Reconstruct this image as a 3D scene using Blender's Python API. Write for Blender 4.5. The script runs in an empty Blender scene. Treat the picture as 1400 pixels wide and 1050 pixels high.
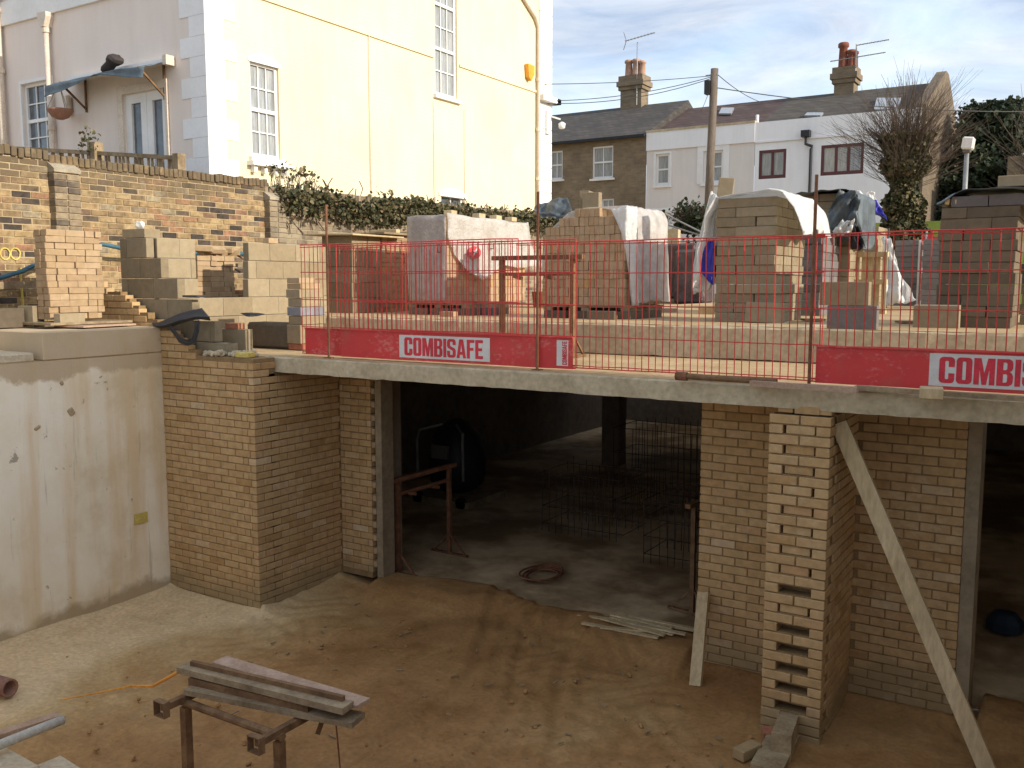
import bpy, bmesh, math, random
import numpy as np
from mathutils import Vector, Matrix, Euler
random.seed(7); RNG = np.random.RandomState(11)
R = math.radians
SC = bpy.context.scene
COL = SC.collection

# ------------------------------------------------------------------ camera
F, CX, CY, HOR = 1265., 700., 525., 388.            # photograph pixels (1400 x 1050)
PITCH = math.atan((CY-HOR)/F); YAW = math.atan(800*math.cos(PITCH)/F)
CAM = Vector((0, 0, 3.4))
cd = bpy.data.cameras.new('camera'); cam = bpy.data.objects.new('camera', cd); COL.objects.link(cam)
cd.sensor_width = 36; cd.lens = F/1400*36; cd.clip_end = 2000; cd.clip_start = .05
cam.location = CAM; cam.rotation_euler = (math.pi/2-PITCH, 0, YAW); SC.camera = cam
# ------------------------------------------------------------------ world and sun
SUN_EL, SUN_AZ = R(23), R(.5)                      # azimuth measured from +X towards +Y
w = bpy.data.worlds.new('World'); SC.world = w; w.use_nodes = True
nt = w.node_tree; N = nt.nodes; L = nt.links; N.clear()
out = N.new('ShaderNodeOutputWorld'); bg = N.new('ShaderNodeBackground'); bg.inputs['Strength'].default_value = .15
sky = N.new('ShaderNodeTexSky'); sky.sky_type = 'NISHITA'; sky.sun_disc = False
sky.sun_elevation = SUN_EL; sky.sun_rotation = math.pi/2-SUN_AZ; sky.dust_density = .9; sky.air_density = 1.0
tc = N.new('ShaderNodeTexCoord'); mp = N.new('ShaderNodeMapping'); mp.inputs['Scale'].default_value = (1.1, 1.1, 4.2)
n1 = N.new('ShaderNodeTexNoise'); n1.inputs['Scale'].default_value = 2.3; n1.inputs['Detail'].default_value = 9; n1.inputs['Roughness'].default_value = .58
n1.inputs['Distortion'].default_value = .5
cr = N.new('ShaderNodeValToRGB'); cr.color_ramp.elements[0].position = .34; cr.color_ramp.elements[1].position = .60
cr.color_ramp.elements[0].color = (.50,.50,.50,1); cr.color_ramp.elements[1].color = (.92,.92,.92,1)
n2 = N.new('ShaderNodeTexNoise'); n2.inputs['Scale'].default_value = 3.1; n2.inputs['Detail'].default_value = 10; n2.inputs['Roughness'].default_value = .62; n2.inputs['Distortion'].default_value = .7
cr2 = N.new('ShaderNodeValToRGB'); cr2.color_ramp.elements[0].position = .36; cr2.color_ramp.elements[1].position = .64; cc = N.new('ShaderNodeMixRGB'); cc.inputs[1].default_value = (1.30,1.58,2.08,1); cc.inputs[2].default_value = (2.62,2.66,2.74,1)
mx = N.new('ShaderNodeMixRGB')
L.new(tc.outputs['Generated'], mp.inputs[0]); L.new(mp.outputs[0], n1.inputs['Vector']); L.new(mp.outputs[0], n2.inputs['Vector'])
L.new(n1.outputs['Fac'], cr.inputs[0]); L.new(cr.outputs[0], mx.inputs[0]); L.new(sky.outputs[0], mx.inputs[1])
L.new(n2.outputs['Fac'], cr2.inputs[0]); L.new(cr2.outputs[0], cc.inputs[0])
L.new(cc.outputs[0], mx.inputs[2]); L.new(mx.outputs[0], bg.inputs[0]); L.new(bg.outputs[0], out.inputs[0])
sd = Vector((math.cos(SUN_EL)*math.cos(SUN_AZ), math.cos(SUN_EL)*math.sin(SUN_AZ), math.sin(SUN_EL)))
sl = bpy.data.lights.new('sun', 'SUN'); sl.energy = 2.0; sl.angle = R(.6); sl.color = (1, .92, .79)
so = bpy.data.objects.new('sun', sl); COL.objects.link(so); so.rotation_euler = sd.to_track_quat('Z', 'Y').to_euler(); so.location = sd*60
SC.view_settings.view_transform = 'Standard'; SC.view_settings.look = 'None'; SC.view_settings.gamma = 1
SC.view_settings.exposure = 1.32

# ------------------------------------------------------------------ pixel helpers (a pixel is a direction; the depth comes from a plane)
_fh = Vector((-math.sin(YAW), math.cos(YAW), 0)); _r = Vector((math.cos(YAW), math.sin(YAW), 0)); _z = Vector((0,0,1))
_fw = _fh*math.cos(PITCH)-_z*math.sin(PITCH); _u = _fh*math.sin(PITCH)+_z*math.cos(PITCH)
def ray(x, y): return _r*((x-CX)/F)-_u*((y-CY)/F)+_fw
def onX(x, y, X): d = ray(x,y); return CAM+d*((X-CAM.x)/d.x)
def onY(x, y, Y): d = ray(x,y); return CAM+d*((Y-CAM.y)/d.y)
def onZ(x, y, Z): d = ray(x,y); return CAM+d*((Z-CAM.z)/d.z)
def depth(p): return (Vector(p)-CAM).dot(_fw)

# ------------------------------------------------------------------ materials
def nodemat(name):
    m = bpy.data.materials.new(name); m.use_nodes = True; t = m.node_tree
    return m, t.nodes, t.links, t.nodes['Principled BSDF']
def col4(c): return (c[0], c[1], c[2], 1)
def ramp(N_, stops, interp='LINEAR'):
    r = N_.new('ShaderNodeValToRGB'); e = r.color_ramp; e.interpolation = interp
    while len(e.elements) < len(stops): e.elements.new(.5)
    for el, (p, c) in zip(e.elements, stops): el.position = p; el.color = col4(c)
    return r
def noise(N_, L_, vec, scale, detail=6, rough=.6, dist=0):
    n = N_.new('ShaderNodeTexNoise'); n.inputs['Scale'].default_value = scale; n.inputs['Detail'].default_value = detail
    n.inputs['Roughness'].default_value = rough; n.inputs['Distortion'].default_value = dist
    L_.new(vec, n.inputs['Vector']); return n.outputs['Fac']
def mathn(N_, L_, op, a, b=None, clamp=False):
    n = N_.new('ShaderNodeMath'); n.operation = op; n.use_clamp = clamp
    for i, v in enumerate((a, b)):
        if v is None: continue
        if isinstance(v, (int, float)): n.inputs[i].default_value = v
        else: L_.new(v, n.inputs[i])
    return n.outputs[0]
def mixc(N_, L_, fac, a, b, mode='MIX'):
    n = N_.new('ShaderNodeMixRGB'); n.blend_type = mode
    for i, v in enumerate((fac, a, b)):
        if isinstance(v, (int, float)): n.inputs[i].default_value = v
        elif isinstance(v, tuple): n.inputs[i].default_value = col4(v)
        else: L_.new(v, n.inputs[i])
    return n.outputs[0]
def posvec(N_, L_, scale=(1,1,1)):
    g = N_.new('ShaderNodeNewGeometry'); m = N_.new('ShaderNodeMapping'); m.inputs['Scale'].default_value = scale
    L_.new(g.outputs['Position'], m.inputs[0]); return g, m.outputs[0]
def bump(N_, L_, B, h, strength, dist):
    b = N_.new('ShaderNodeBump'); b.inputs['Strength'].default_value = strength; b.inputs['Distance'].default_value = dist
    L_.new(h, b.inputs['Height']); L_.new(b.outputs[0], B.inputs['Normal'])
def mix_mat(name, c1, c2, scale=3, rough=.85, bstr=.35, bscale=60, bdist=.004, stretch=(1,1,1), spec=.3, metal=0, lo=.35, hi=.65, fine=(.78,1.14)):
    m, N_, L_, B = nodemat(name); g, v = posvec(N_, L_, stretch)
    f = noise(N_, L_, v, scale, 8, .62); r = ramp(N_, [(lo, c1), (hi, c2)]); L_.new(f, r.inputs[0])
    f2 = noise(N_, L_, v, scale*9, 5, .6); r2 = ramp(N_, [(.3, (fine[0],)*3), (.7, (fine[1],)*3)]); L_.new(f2, r2.inputs[0])
    L_.new(mixc(N_, L_, 1, r.outputs[0], r2.outputs[0], 'MULTIPLY'), B.inputs['Base Color'])
    B.inputs['Roughness'].default_value = rough; B.inputs['Specular IOR Level'].default_value = spec; B.inputs['Metallic'].default_value = metal
    bump(N_, L_, B, noise(N_, L_, v, bscale, 4, .6), bstr, bdist)
    return m
def piece_mat(name, stops, rough=.9, mott=.3, bscale=90, bstr=.5, stain=None, stain_z=None, stain_amt=.6, stain_scale=1.3, smear=None):
    """bricks and blocks: every piece (object or island) takes its own tone"""
    m, N_, L_, B = nodemat(name); g, v = posvec(N_, L_)
    oi = N_.new('ShaderNodeObjectInfo')
    rnd = mathn(N_, L_, 'FRACT', mathn(N_, L_, 'ADD', oi.outputs['Random'], mathn(N_, L_, 'MULTIPLY', g.outputs['Random Per Island'], 7.31)))
    r = ramp(N_, stops); L_.new(rnd, r.inputs[0]); c = r.outputs[0]
    f = noise(N_, L_, v, 14, 7, .65); r2 = ramp(N_, [(.3, (1-mott,)*3), (.72, (1+mott*.6,)*3)]); L_.new(f, r2.inputs[0])
    c = mixc(N_, L_, 1, c, r2.outputs[0], 'MULTIPLY')
    if stain:
        f3 = noise(N_, L_, v, stain_scale, 7, .65)
        if stain_z:
            sp = N_.new('ShaderNodeSeparateXYZ'); L_.new(g.outputs['Position'], sp.inputs[0])
            mr = N_.new('ShaderNodeMapRange'); mr.inputs[1].default_value = stain_z[0]; mr.inputs[2].default_value = stain_z[1]
            mr.inputs[3].default_value = .35; mr.inputs[4].default_value = -.35; L_.new(sp.outputs[2], mr.inputs[0])
            f3 = mathn(N_, L_, 'ADD', f3, mr.outputs[0])
        r3 = ramp(N_, [(.48, (0,0,0)), (.68, (stain_amt,)*3)]); L_.new(f3, r3.inputs[0])
        c = mixc(N_, L_, r3.outputs[0], c, stain)
    if smear:           # mortar smears and salts left on the faces
        f4 = mathn(N_, L_, 'MULTIPLY', noise(N_, L_, v, 9, 6, .7, .8), noise(N_, L_, v, 1.1, 5, .6)); r4 = ramp(N_, [(.30, (0,0,0)), (.42, (.40,)*3)]); L_.new(f4, r4.inputs[0]); c = mixc(N_, L_, r4.outputs[0], c, smear)
    L_.new(c, B.inputs['Base Color']); B.inputs['Roughness'].default_value = rough; B.inputs['Specular IOR Level'].default_value = .2
    bump(N_, L_, B, noise(N_, L_, v, bscale, 5, .65), bstr, .004)
    return m
def plain(name, c, rough=.6, spec=.4, metal=0, var=.15):
    return mix_mat(name, tuple(x*(1-var) for x in c), tuple(min(1, x*(1+var)) for x in c), 5, rough, .12, 120, .002, spec=spec, metal=metal)

MAT = {}
MAT['brick_pit'] = piece_mat('pit brick', [(0,(.42,.25,.105)),(.12,(.48,.305,.14)),(.45,(.515,.335,.16)),(.75,(.545,.365,.18)),(.95,(.49,.295,.14)),(1,(.60,.44,.26))], mott=.22,
                            stain=(.30,.22,.115), stain_z=(.0,.75), stain_amt=.75, smear=(.62,.50,.33))
MAT['mortar_pit'] = mix_mat('pit mortar', (.22,.14,.062), (.31,.20,.095), 7)
MAT['brick_old'] = piece_mat('old stock brick', [(0,(.06,.048,.04)),(.10,(.09,.07,.055)),(.15,(.20,.14,.08)),(.30,(.30,.205,.105)),(.45,(.37,.255,.125)),(.60,(.40,.29,.155)),(.72,(.29,.19,.10)),(.84,(.33,.175,.10)),(.90,(.16,.115,.08)),(1,(.38,.31,.20))],
                            mott=.5, stain=(.135,.10,.06), stain_z=(5.15,3.75), stain_amt=.92, stain_scale=1.9, smear=(.40,.31,.19))
MAT['brick_grey'] = piece_mat('weathered wall brick', [(0,(.10,.08,.065)),(.2,(.17,.13,.09)),(.5,(.26,.20,.13)),(.8,(.32,.25,.16)),(1,(.21,.15,.10))], mott=.4, stain=(.40,.33,.22), stain_amt=.55, stain_scale=.8)
MAT['mortar_old'] = mix_mat('old mortar', (.36,.27,.155), (.46,.35,.21), 6)
MAT['mortar_grey'] = mix_mat('grey old mortar', (.30,.25,.18), (.42,.36,.26), 6)
MAT['brick_buff'] = piece_mat('new buff brick', [(0,(.37,.25,.14)),(.4,(.42,.295,.17)),(.8,(.45,.32,.195)),(1,(.34,.22,.12))], mott=.18)
MAT['brick_orange'] = piece_mat('new orange brick', [(0,(.37,.25,.14)),(.35,(.43,.295,.175)),(.65,(.46,.325,.20)),(.88,(.41,.285,.18)),(1,(.50,.29,.11))], mott=.18)
MAT['brick_red'] = piece_mat('red brick', [(0,(.33,.12,.07)),(1,(.42,.18,.10))], mott=.25)
MAT['brick_blue'] = piece_mat('engineering brick', [(0,(.20,.19,.21)),(1,(.27,.26,.28))], mott=.2)
MAT['block'] = piece_mat('concrete block', [(0,(.28,.215,.13)),(.5,(.32,.25,.155)),(1,(.36,.285,.18))], mott=.16, bscale=140, bstr=.7)
MAT['block_tan'] = piece_mat('tan concrete block', [(0,(.25,.195,.12)),(.5,(.29,.23,.145)),(1,(.33,.265,.17))], mott=.18, bscale=140, bstr=.7, stain=(.24,.18,.11), stain_amt=.45, stain_scale=1.7)
MAT['block_grey'] = piece_mat('dark grey block', [(0,(.13,.115,.11)),(.5,(.165,.148,.14)),(1,(.20,.178,.165))], mott=.16, bscale=140, bstr=.7)
MAT['block_brown'] = piece_mat('brown grey block', [(0,(.125,.096,.066)),(.5,(.155,.12,.082)),(1,(.185,.145,.098))], mott=.18, bscale=140, bstr=.7)
MAT['slab'] = mix_mat('slab concrete', (.42,.34,.215), (.57,.475,.32), 2.2, .92, .5, 70, .005)
MAT['deck'] = mix_mat('dusty deck', (.40,.275,.135), (.54,.39,.215), 1.6, .95, .4, 50, .005)
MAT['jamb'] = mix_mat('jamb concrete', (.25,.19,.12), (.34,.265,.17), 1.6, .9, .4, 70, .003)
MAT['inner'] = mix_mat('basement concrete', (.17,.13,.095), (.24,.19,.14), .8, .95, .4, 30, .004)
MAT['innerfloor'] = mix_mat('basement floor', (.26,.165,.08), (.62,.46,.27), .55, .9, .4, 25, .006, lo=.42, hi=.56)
MAT['rust'] = mix_mat('rusty steel', (.13,.068,.032), (.25,.145,.07), 9, .8, .6, 80, .002)
MAT['rebar'] = mix_mat('rusty bar', (.15,.06,.032), (.25,.115,.06), 12, .85)
MAT['bar_dark'] = mix_mat('dark rusted bar', (.05,.03,.022), (.09,.055,.04), 9, .85)
MAT['steel'] = plain('galvanised steel', (.30,.30,.29), .5, .5, .5)
MAT['fence_red'] = mix_mat('red barrier paint', (.55,.04,.035), (.64,.07,.055), 6, .5, .15, 60, .001, spec=.4)
def scuffed(name, base, scuff, mudc):
    m, N_, L_, B = nodemat(name); g, v = posvec(N_, L_); f = noise(N_, L_, v, 2.4, 6, .6); r = ramp(N_, [(.3, tuple(x*.82 for x in base)), (.7, tuple(min(1,x*1.08) for x in base))]); L_.new(f, r.inputs[0]); c = r.outputs[0]
    vs = N_.new('ShaderNodeMapping'); vs.inputs['Scale'].default_value = (5,1,9); vs.inputs['Rotation'].default_value = (0,.35,0); L_.new(g.outputs['Position'], vs.inputs[0])
    f2 = mathn(N_, L_, 'MULTIPLY', noise(N_, L_, vs.outputs[0], 4, 7, .7), noise(N_, L_, v, 2.1, 4)); r2 = ramp(N_, [(.30, (0,0,0)), (.40, (.65,)*3)]); L_.new(f2, r2.inputs[0]); c = mixc(N_, L_, r2.outputs[0], c, scuff)
    r3 = ramp(N_, [(.52, (0,0,0)), (.72, (.45,)*3)]); L_.new(noise(N_, L_, v, 6, 8, .7), r3.inputs[0]); c = mixc(N_, L_, r3.outputs[0], c, mudc)
    L_.new(c, B.inputs['Base Color']); B.inputs['Roughness'].default_value = .55; bump(N_, L_, B, f2, .2, .003); return m
MAT['toe_red'] = scuffed('scuffed red toe board', (.60,.035,.035), (.66,.22,.18), (.36,.12,.07))
MAT['toe_red_plain'] = mix_mat('red toe board', (.58,.03,.03), (.68,.06,.05), 2.5, .45, .15, 40, .001, spec=.4, fine=(.92,1.05))
MAT['letter_red'] = plain('label red', (.62,.03,.05), .5)
MAT['label_white'] = mix_mat('label white', (.60,.57,.53), (.72,.69,.65), 5, .5, fine=(.93,1.03))
MAT['timber'] = mix_mat('raw timber', (.46,.345,.185), (.60,.465,.275), 4, .85, .4, 40, .003, stretch=(1,1,.25))
MAT['timber_grey'] = mix_mat('weathered timber', (.19,.135,.075), (.36,.27,.165), 5, .9, .6, 30, .004)
MAT['timber_pink'] = mix_mat('pinkish board', (.38,.25,.17), (.50,.35,.25), 5, .9, .4, 30, .003)
MAT['cream'] = None
MAT['white_paint'] = mix_mat('white paint', (.74,.73,.70), (.82,.81,.79), 2, .6, .12, 40, .002, fine=(.95,1.02))
MAT['quoin_w'] = mix_mat('white quoin paint', (.76,.76,.75), (.82,.82,.81), 2, .6, .12, 40, .002, fine=(.95,1.02))
MAT['pipe_cream'] = plain('cream painted pipe', (.66,.56,.45), .5, var=.08)
MAT['glass'] = plain('window glass', (.10,.11,.12), .06, .8, var=.3)
MAT['glass_net'] = mix_mat('glass with net curtain', (.24,.25,.25), (.40,.41,.40), 3, .12, .05, 20, .001, stretch=(6,6,.6), spec=.6)
MAT['awning'] = plain('slate blue awning', (.13,.17,.20), .8)
MAT['black'] = plain('black plastic', (.018,.018,.022), .5)
MAT['dark_cloth'] = plain('dark cloth', (.05,.04,.038), .9)
MAT['ivy'] = piece_mat('ivy leaf', [(0,(.04,.042,.02)),(.4,(.07,.074,.033)),(.7,(.115,.105,.05)),(.86,(.17,.135,.07)),(1,(.24,.165,.09))], .55, .3)
MAT['twig'] = mix_mat('bare twig', (.075,.055,.042), (.13,.095,.07), 8, .9)
MAT['bark'] = mix_mat('bark', (.10,.08,.06), (.18,.14,.10), 8, .95, .8, 30, .02)
MAT['conifer'] = piece_mat('conifer needles', [(0,(.02,.032,.016)),(.6,(.04,.058,.03)),(1,(.075,.095,.05))], .7, .3)
MAT['pot'] = mix_mat('clay pot', (.38,.22,.14), (.50,.32,.23), 4, .85)
MAT['pot_red'] = mix_mat('red clay pot', (.19,.065,.042), (.26,.095,.062), 4, .85)
MAT['green'] = plain('lime green hoarding', (.30,.40,.075), .6, var=.06)
MAT['blue_pipe'] = plain('blue water pipe', (.05,.13,.17), .6)
MAT['blue_dark'] = plain('dark blue plastic', (.02,.035,.06), .5)
MAT['orange_rope'] = plain('orange rope', (.75,.33,.05), .8)
MAT['terracotta'] = plain('terracotta pipe', (.30,.15,.10), .7)
MAT['kerb'] = mix_mat('muddy kerb', (.26,.18,.095), (.42,.32,.19), 5, .95)
MAT['pvc'] = mix_mat('dusty white pipe', (.50,.46,.37), (.66,.62,.53), 6, .6)
MAT['sand'] = mix_mat('pale sandstone', (.52,.42,.28), (.62,.52,.36), 3, .9)
MAT['yellow'] = plain('yellow foam', (.62,.48,.12), .8)
MAT['orange_box'] = plain('orange alarm box', (.75,.34,.03), .5)
MAT['dark_wrap'] = mix_mat('dark shrink wrap', (.05,.035,.035), (.12,.085,.085), 4, .35, .8, 12, .02, spec=.5)
MAT['tarp'] = mix_mat('slate tarp', (.045,.055,.06), (.13,.155,.17), 3, .5, .5, 14, .02, spec=.4)
MAT['dpc'] = plain('black damp proof sheet', (.04,.04,.045), .55)
MAT['blue_print'] = plain('blue print', (.05,.05,.42), .5)
MAT['red_print'] = plain('red print', (.62,.06,.07), .5)
MAT['cable'] = plain('dark cable', (.03,.03,.03), .6)
MAT['pole_wood'] = mix_mat('pole wood', (.11,.085,.065), (.17,.135,.105), 5, .9, stretch=(1,1,.2))
MAT['maroon'] = plain('maroon frame', (.10,.03,.03), .5)
MAT['cabin'] = plain('added cabin cream paint', (.74,.72,.66), .5, var=.05)  # pale paint of the added cabins, also bounces light into the pit

def plastic(name, c, transp):
    m, N_, L_, B = nodemat(name); g, v = posvec(N_, L_)
    rd = ramp(N_, [(.52, (0,0,0)), (.78, (.42,)*3)]); L_.new(noise(N_, L_, v, 4.5, 8, .68), rd.inputs[0])
    L_.new(mixc(N_, L_, rd.outputs[0], c, (.46,.38,.28)), B.inputs['Base Color']); B.inputs['Roughness'].default_value = .34
    vr = N_.new('ShaderNodeTexVoronoi'); vr.feature = 'DISTANCE_TO_EDGE'; vr.inputs['Scale'].default_value = 9; nd = N_.new('ShaderNodeTexNoise'); nd.inputs['Scale'].default_value = 6; L_.new(v, nd.inputs['Vector'])
    av = N_.new('ShaderNodeVectorMath'); av.operation = 'MULTIPLY_ADD'; L_.new(nd.outputs['Color'], av.inputs[0]); av.inputs[1].default_value = (.45,.45,.45); L_.new(v, av.inputs[2]); L_.new(av.outputs[0], vr.inputs['Vector'])
    bump(N_, L_, B, mathn(N_, L_, 'ADD', mathn(N_, L_, 'MULTIPLY', vr.outputs['Distance'], 2.2), noise(N_, L_, v, 18, 6, .6, 1.6)), .45, .022)
    tl = N_.new('ShaderNodeBsdfTranslucent'); tl.inputs[0].default_value = col4(c)
    tr = N_.new('ShaderNodeBsdfTransparent'); m1 = N_.new('ShaderNodeMixShader'); m1.inputs[0].default_value = .35
    m2 = N_.new('ShaderNodeMixShader')
    r = ramp(N_, [(.35, (max(0, transp-.2),)*3), (.65, (min(1, transp+.15),)*3)]); L_.new(noise(N_, L_, v, 5, 5), r.inputs[0]); L_.new(r.outputs[0], m2.inputs[0])
    L_.new(B.outputs[0], m1.inputs[1]); L_.new(tl.outputs[0], m1.inputs[2]); L_.new(m1.outputs[0], m2.inputs[1]); L_.new(tr.outputs[0], m2.inputs[2])
    L_.new(m2.outputs[0], N_['Material Output'].inputs[0]); return m
MAT['poly'] = plastic('white polythene', (.86,.85,.82), .08)
MAT['poly_clear'] = plastic('milky shrink wrap', (.84,.80,.75), .42)
MAT['poly_mid'] = plastic('crumpled milky wrap', (.78,.74,.68), .32)
MAT['poly_grey'] = plastic('greyish shrink wrap', (.60,.54,.49), .24)

def painted_wall(name, c1, c2, bstr):
    m, N_, L_, B = nodemat(name); g, v = posvec(N_, L_)
    f = noise(N_, L_, v, .7, 7, .6); r = ramp(N_, [(.35, c1), (.65, c2)]); L_.new(f, r.inputs[0])
    vs = N_.new('ShaderNodeMapping'); vs.inputs['Scale'].default_value = (3,3,.35); L_.new(g.outputs['Position'], vs.inputs[0])
    st = ramp(N_, [(.3, (.92,.91,.88)), (.6, (1,1,1))]); L_.new(noise(N_, L_, vs.outputs[0], 2.2, 6), st.inputs[0])
    L_.new(mixc(N_, L_, .6, r.outputs[0], mixc(N_, L_, 1, r.outputs[0], st.outputs[0], 'MULTIPLY')), B.inputs['Base Color'])
    B.inputs['Roughness'].default_value = .8; B.inputs['Specular IOR Level'].default_value = .2
    sp = N_.new('ShaderNodeSeparateXYZ'); L_.new(g.outputs['Position'], sp.inputs[0])
    cb = N_.new('ShaderNodeCombineXYZ'); L_.new(mathn(N_, L_, 'ADD', sp.outputs[0], sp.outputs[1]), cb.inputs[0]); L_.new(sp.outputs[2], cb.inputs[1])
    bt = N_.new('ShaderNodeTexBrick'); bt.inputs['Scale'].default_value = 1; bt.inputs['Brick Width'].default_value = .225; bt.inputs['Row Height'].default_value = .075
    bt.inputs['Mortar Size'].default_value = .008; bt.inputs['Mortar Smooth'].default_value = .6
    bt.inputs['Color1'].default_value = (1,1,1,1); bt.inputs['Color2'].default_value = (.85,.85,.85,1); bt.inputs['Mortar'].default_value = (0,0,0,1)
    L_.new(cb.outputs[0], bt.inputs['Vector']); bump(N_, L_, B, bt.outputs['Color'], bstr, .006)
    return m
MAT['cream'] = painted_wall('cream painted brick', (.76,.65,.42), (.81,.71,.48), .35)
MAT['facade'] = painted_wall('pinkish render', (.74,.655,.59), (.79,.70,.63), .1)
MAT['terr_white'] = painted_wall('white painted render', (.78,.78,.79), (.84,.84,.85), .2)
MAT['terr_grey'] = painted_wall('greyish painted render', (.66,.61,.575), (.72,.67,.63), .3)

def far_brick(name, c1, c2, mortar, w_=.225, h_=.075, rough=.9):
    m, N_, L_, B = nodemat(name); g, v = posvec(N_, L_)
    sp = N_.new('ShaderNodeSeparateXYZ'); L_.new(g.outputs['Position'], sp.inputs[0])
    cb = N_.new('ShaderNodeCombineXYZ'); L_.new(mathn(N_, L_, 'ADD', sp.outputs[0], sp.outputs[1]), cb.inputs[0]); L_.new(sp.outputs[2], cb.inputs[1])
    bt = N_.new('ShaderNodeTexBrick'); bt.inputs['Scale'].default_value = 1; bt.inputs['Brick Width'].default_value = w_; bt.inputs['Row Height'].default_value = h_
    bt.inputs['Mortar Size'].default_value = .01; bt.inputs['Color1'].default_value = col4(c1); bt.inputs['Color2'].default_value = col4(c2); bt.inputs['Mortar'].default_value = col4(mortar)
    L_.new(cb.outputs[0], bt.inputs['Vector'])
    r2 = ramp(N_, [(.3, (.7,)*3), (.7, (1.25,)*3)]); L_.new(noise(N_, L_, v, 1.6, 8, .65), r2.inputs[0])
    L_.new(mixc(N_, L_, 1, bt.outputs['Color'], r2.outputs[0], 'MULTIPLY'), B.inputs['Base Color']); B.inputs['Roughness'].default_value = rough
    bump(N_, L_, B, bt.outputs['Fac'], -.5, .01); return m
MAT['far_brick'] = far_brick('soot stock brick', (.17,.125,.075), (.24,.175,.105), (.20,.16,.11))
MAT['far_gable'] = far_brick('gable stock brick', (.12,.088,.055), (.17,.125,.08), (.16,.125,.085))
MAT['roof_slate'] = far_brick('slate roof', (.055,.047,.04), (.08,.068,.058), (.035,.03,.026), .28, .16)
MAT['roof_tile'] = far_brick('red brown tiles', (.068,.040,.033), (.10,.06,.05), (.05,.03,.025), .3, .17)
MAT['roof_moss'] = far_brick('mossy slate roof', (.065,.053,.042), (.092,.075,.058), (.045,.038,.03), .28, .16)

def conc_wall():
    m, N_, L_, B = nodemat('cast concrete wall'); g, v = posvec(N_, L_)
    f = noise(N_, L_, v, .9, 9, .65); r = ramp(N_, [(.34, (.68,.56,.37)), (.5, (.84,.74,.56)), (.66, (.90,.82,.66))]); L_.new(f, r.inputs[0]); c = r.outputs[0]
    vs = N_.new('ShaderNodeMapping'); vs.inputs['Scale'].default_value = (2.5,2.5,.18); L_.new(g.outputs['Position'], vs.inputs[0])
    s1 = ramp(N_, [(.48, (0,0,0)), (.66, (.6,)*3)]); L_.new(noise(N_, L_, vs.outputs[0], 1.5, 6, .6), s1.inputs[0])
    c = mixc(N_, L_, s1.outputs[0], c, (.70,.49,.25))
    s2 = ramp(N_, [(.62, (0,0,0)), (.70, (.35,)*3)]); L_.new(noise(N_, L_, vs.outputs[0], 5.5, 4, .6), s2.inputs[0]); c = mixc(N_, L_, s2.outputs[0], c, (.27,.22,.17))
    s3 = ramp(N_, [(.66, (0,0,0)), (.70, (.8,)*3)]); L_.new(noise(N_, L_, v, 6, 5, .6), s3.inputs[0]); c = mixc(N_, L_, s3.outputs[0], c, (.33,.27,.19))
    # dirt splashed along the foot and the earth-stained lift joint at the head of the pour
    sp = N_.new('ShaderNodeSeparateXYZ'); L_.new(g.outputs['Position'], sp.inputs[0])
    nz = noise(N_, L_, v, 2.2, 6, .65); zz = mathn(N_, L_, 'ADD', sp.outputs[2], mathn(N_, L_, 'MULTIPLY', nz, -.45))
    s4 = ramp(N_, [(.0, (.8,)*3), (.10, (0,0,0))]); L_.new(mathn(N_, L_, 'ADD', zz, .12), s4.inputs[0]); c = mixc(N_, L_, s4.outputs[0], c, (.36,.26,.14))
    s5 = N_.new('ShaderNodeMapRange'); s5.inputs[1].default_value = 2.24; s5.inputs[2].default_value = 2.29; L_.new(zz, s5.inputs[0])
    c = mixc(N_, L_, mathn(N_, L_, 'MULTIPLY', s5.outputs[0], .85), c, mixc(N_, L_, nz, (.44,.31,.17), (.56,.44,.29)))
    L_.new(c, B.inputs['Base Color']); B.inputs['Roughness'].default_value = .93; B.inputs['Specular IOR Level'].default_value = .2
    h = mathn(N_, L_, 'ADD', noise(N_, L_, v, 40, 6, .65), mathn(N_, L_, 'MULTIPLY', s3.outputs[0], -.5)); bump(N_, L_, B, h, .5, .008); return m
MAT['conc'] = conc_wall()
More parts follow.
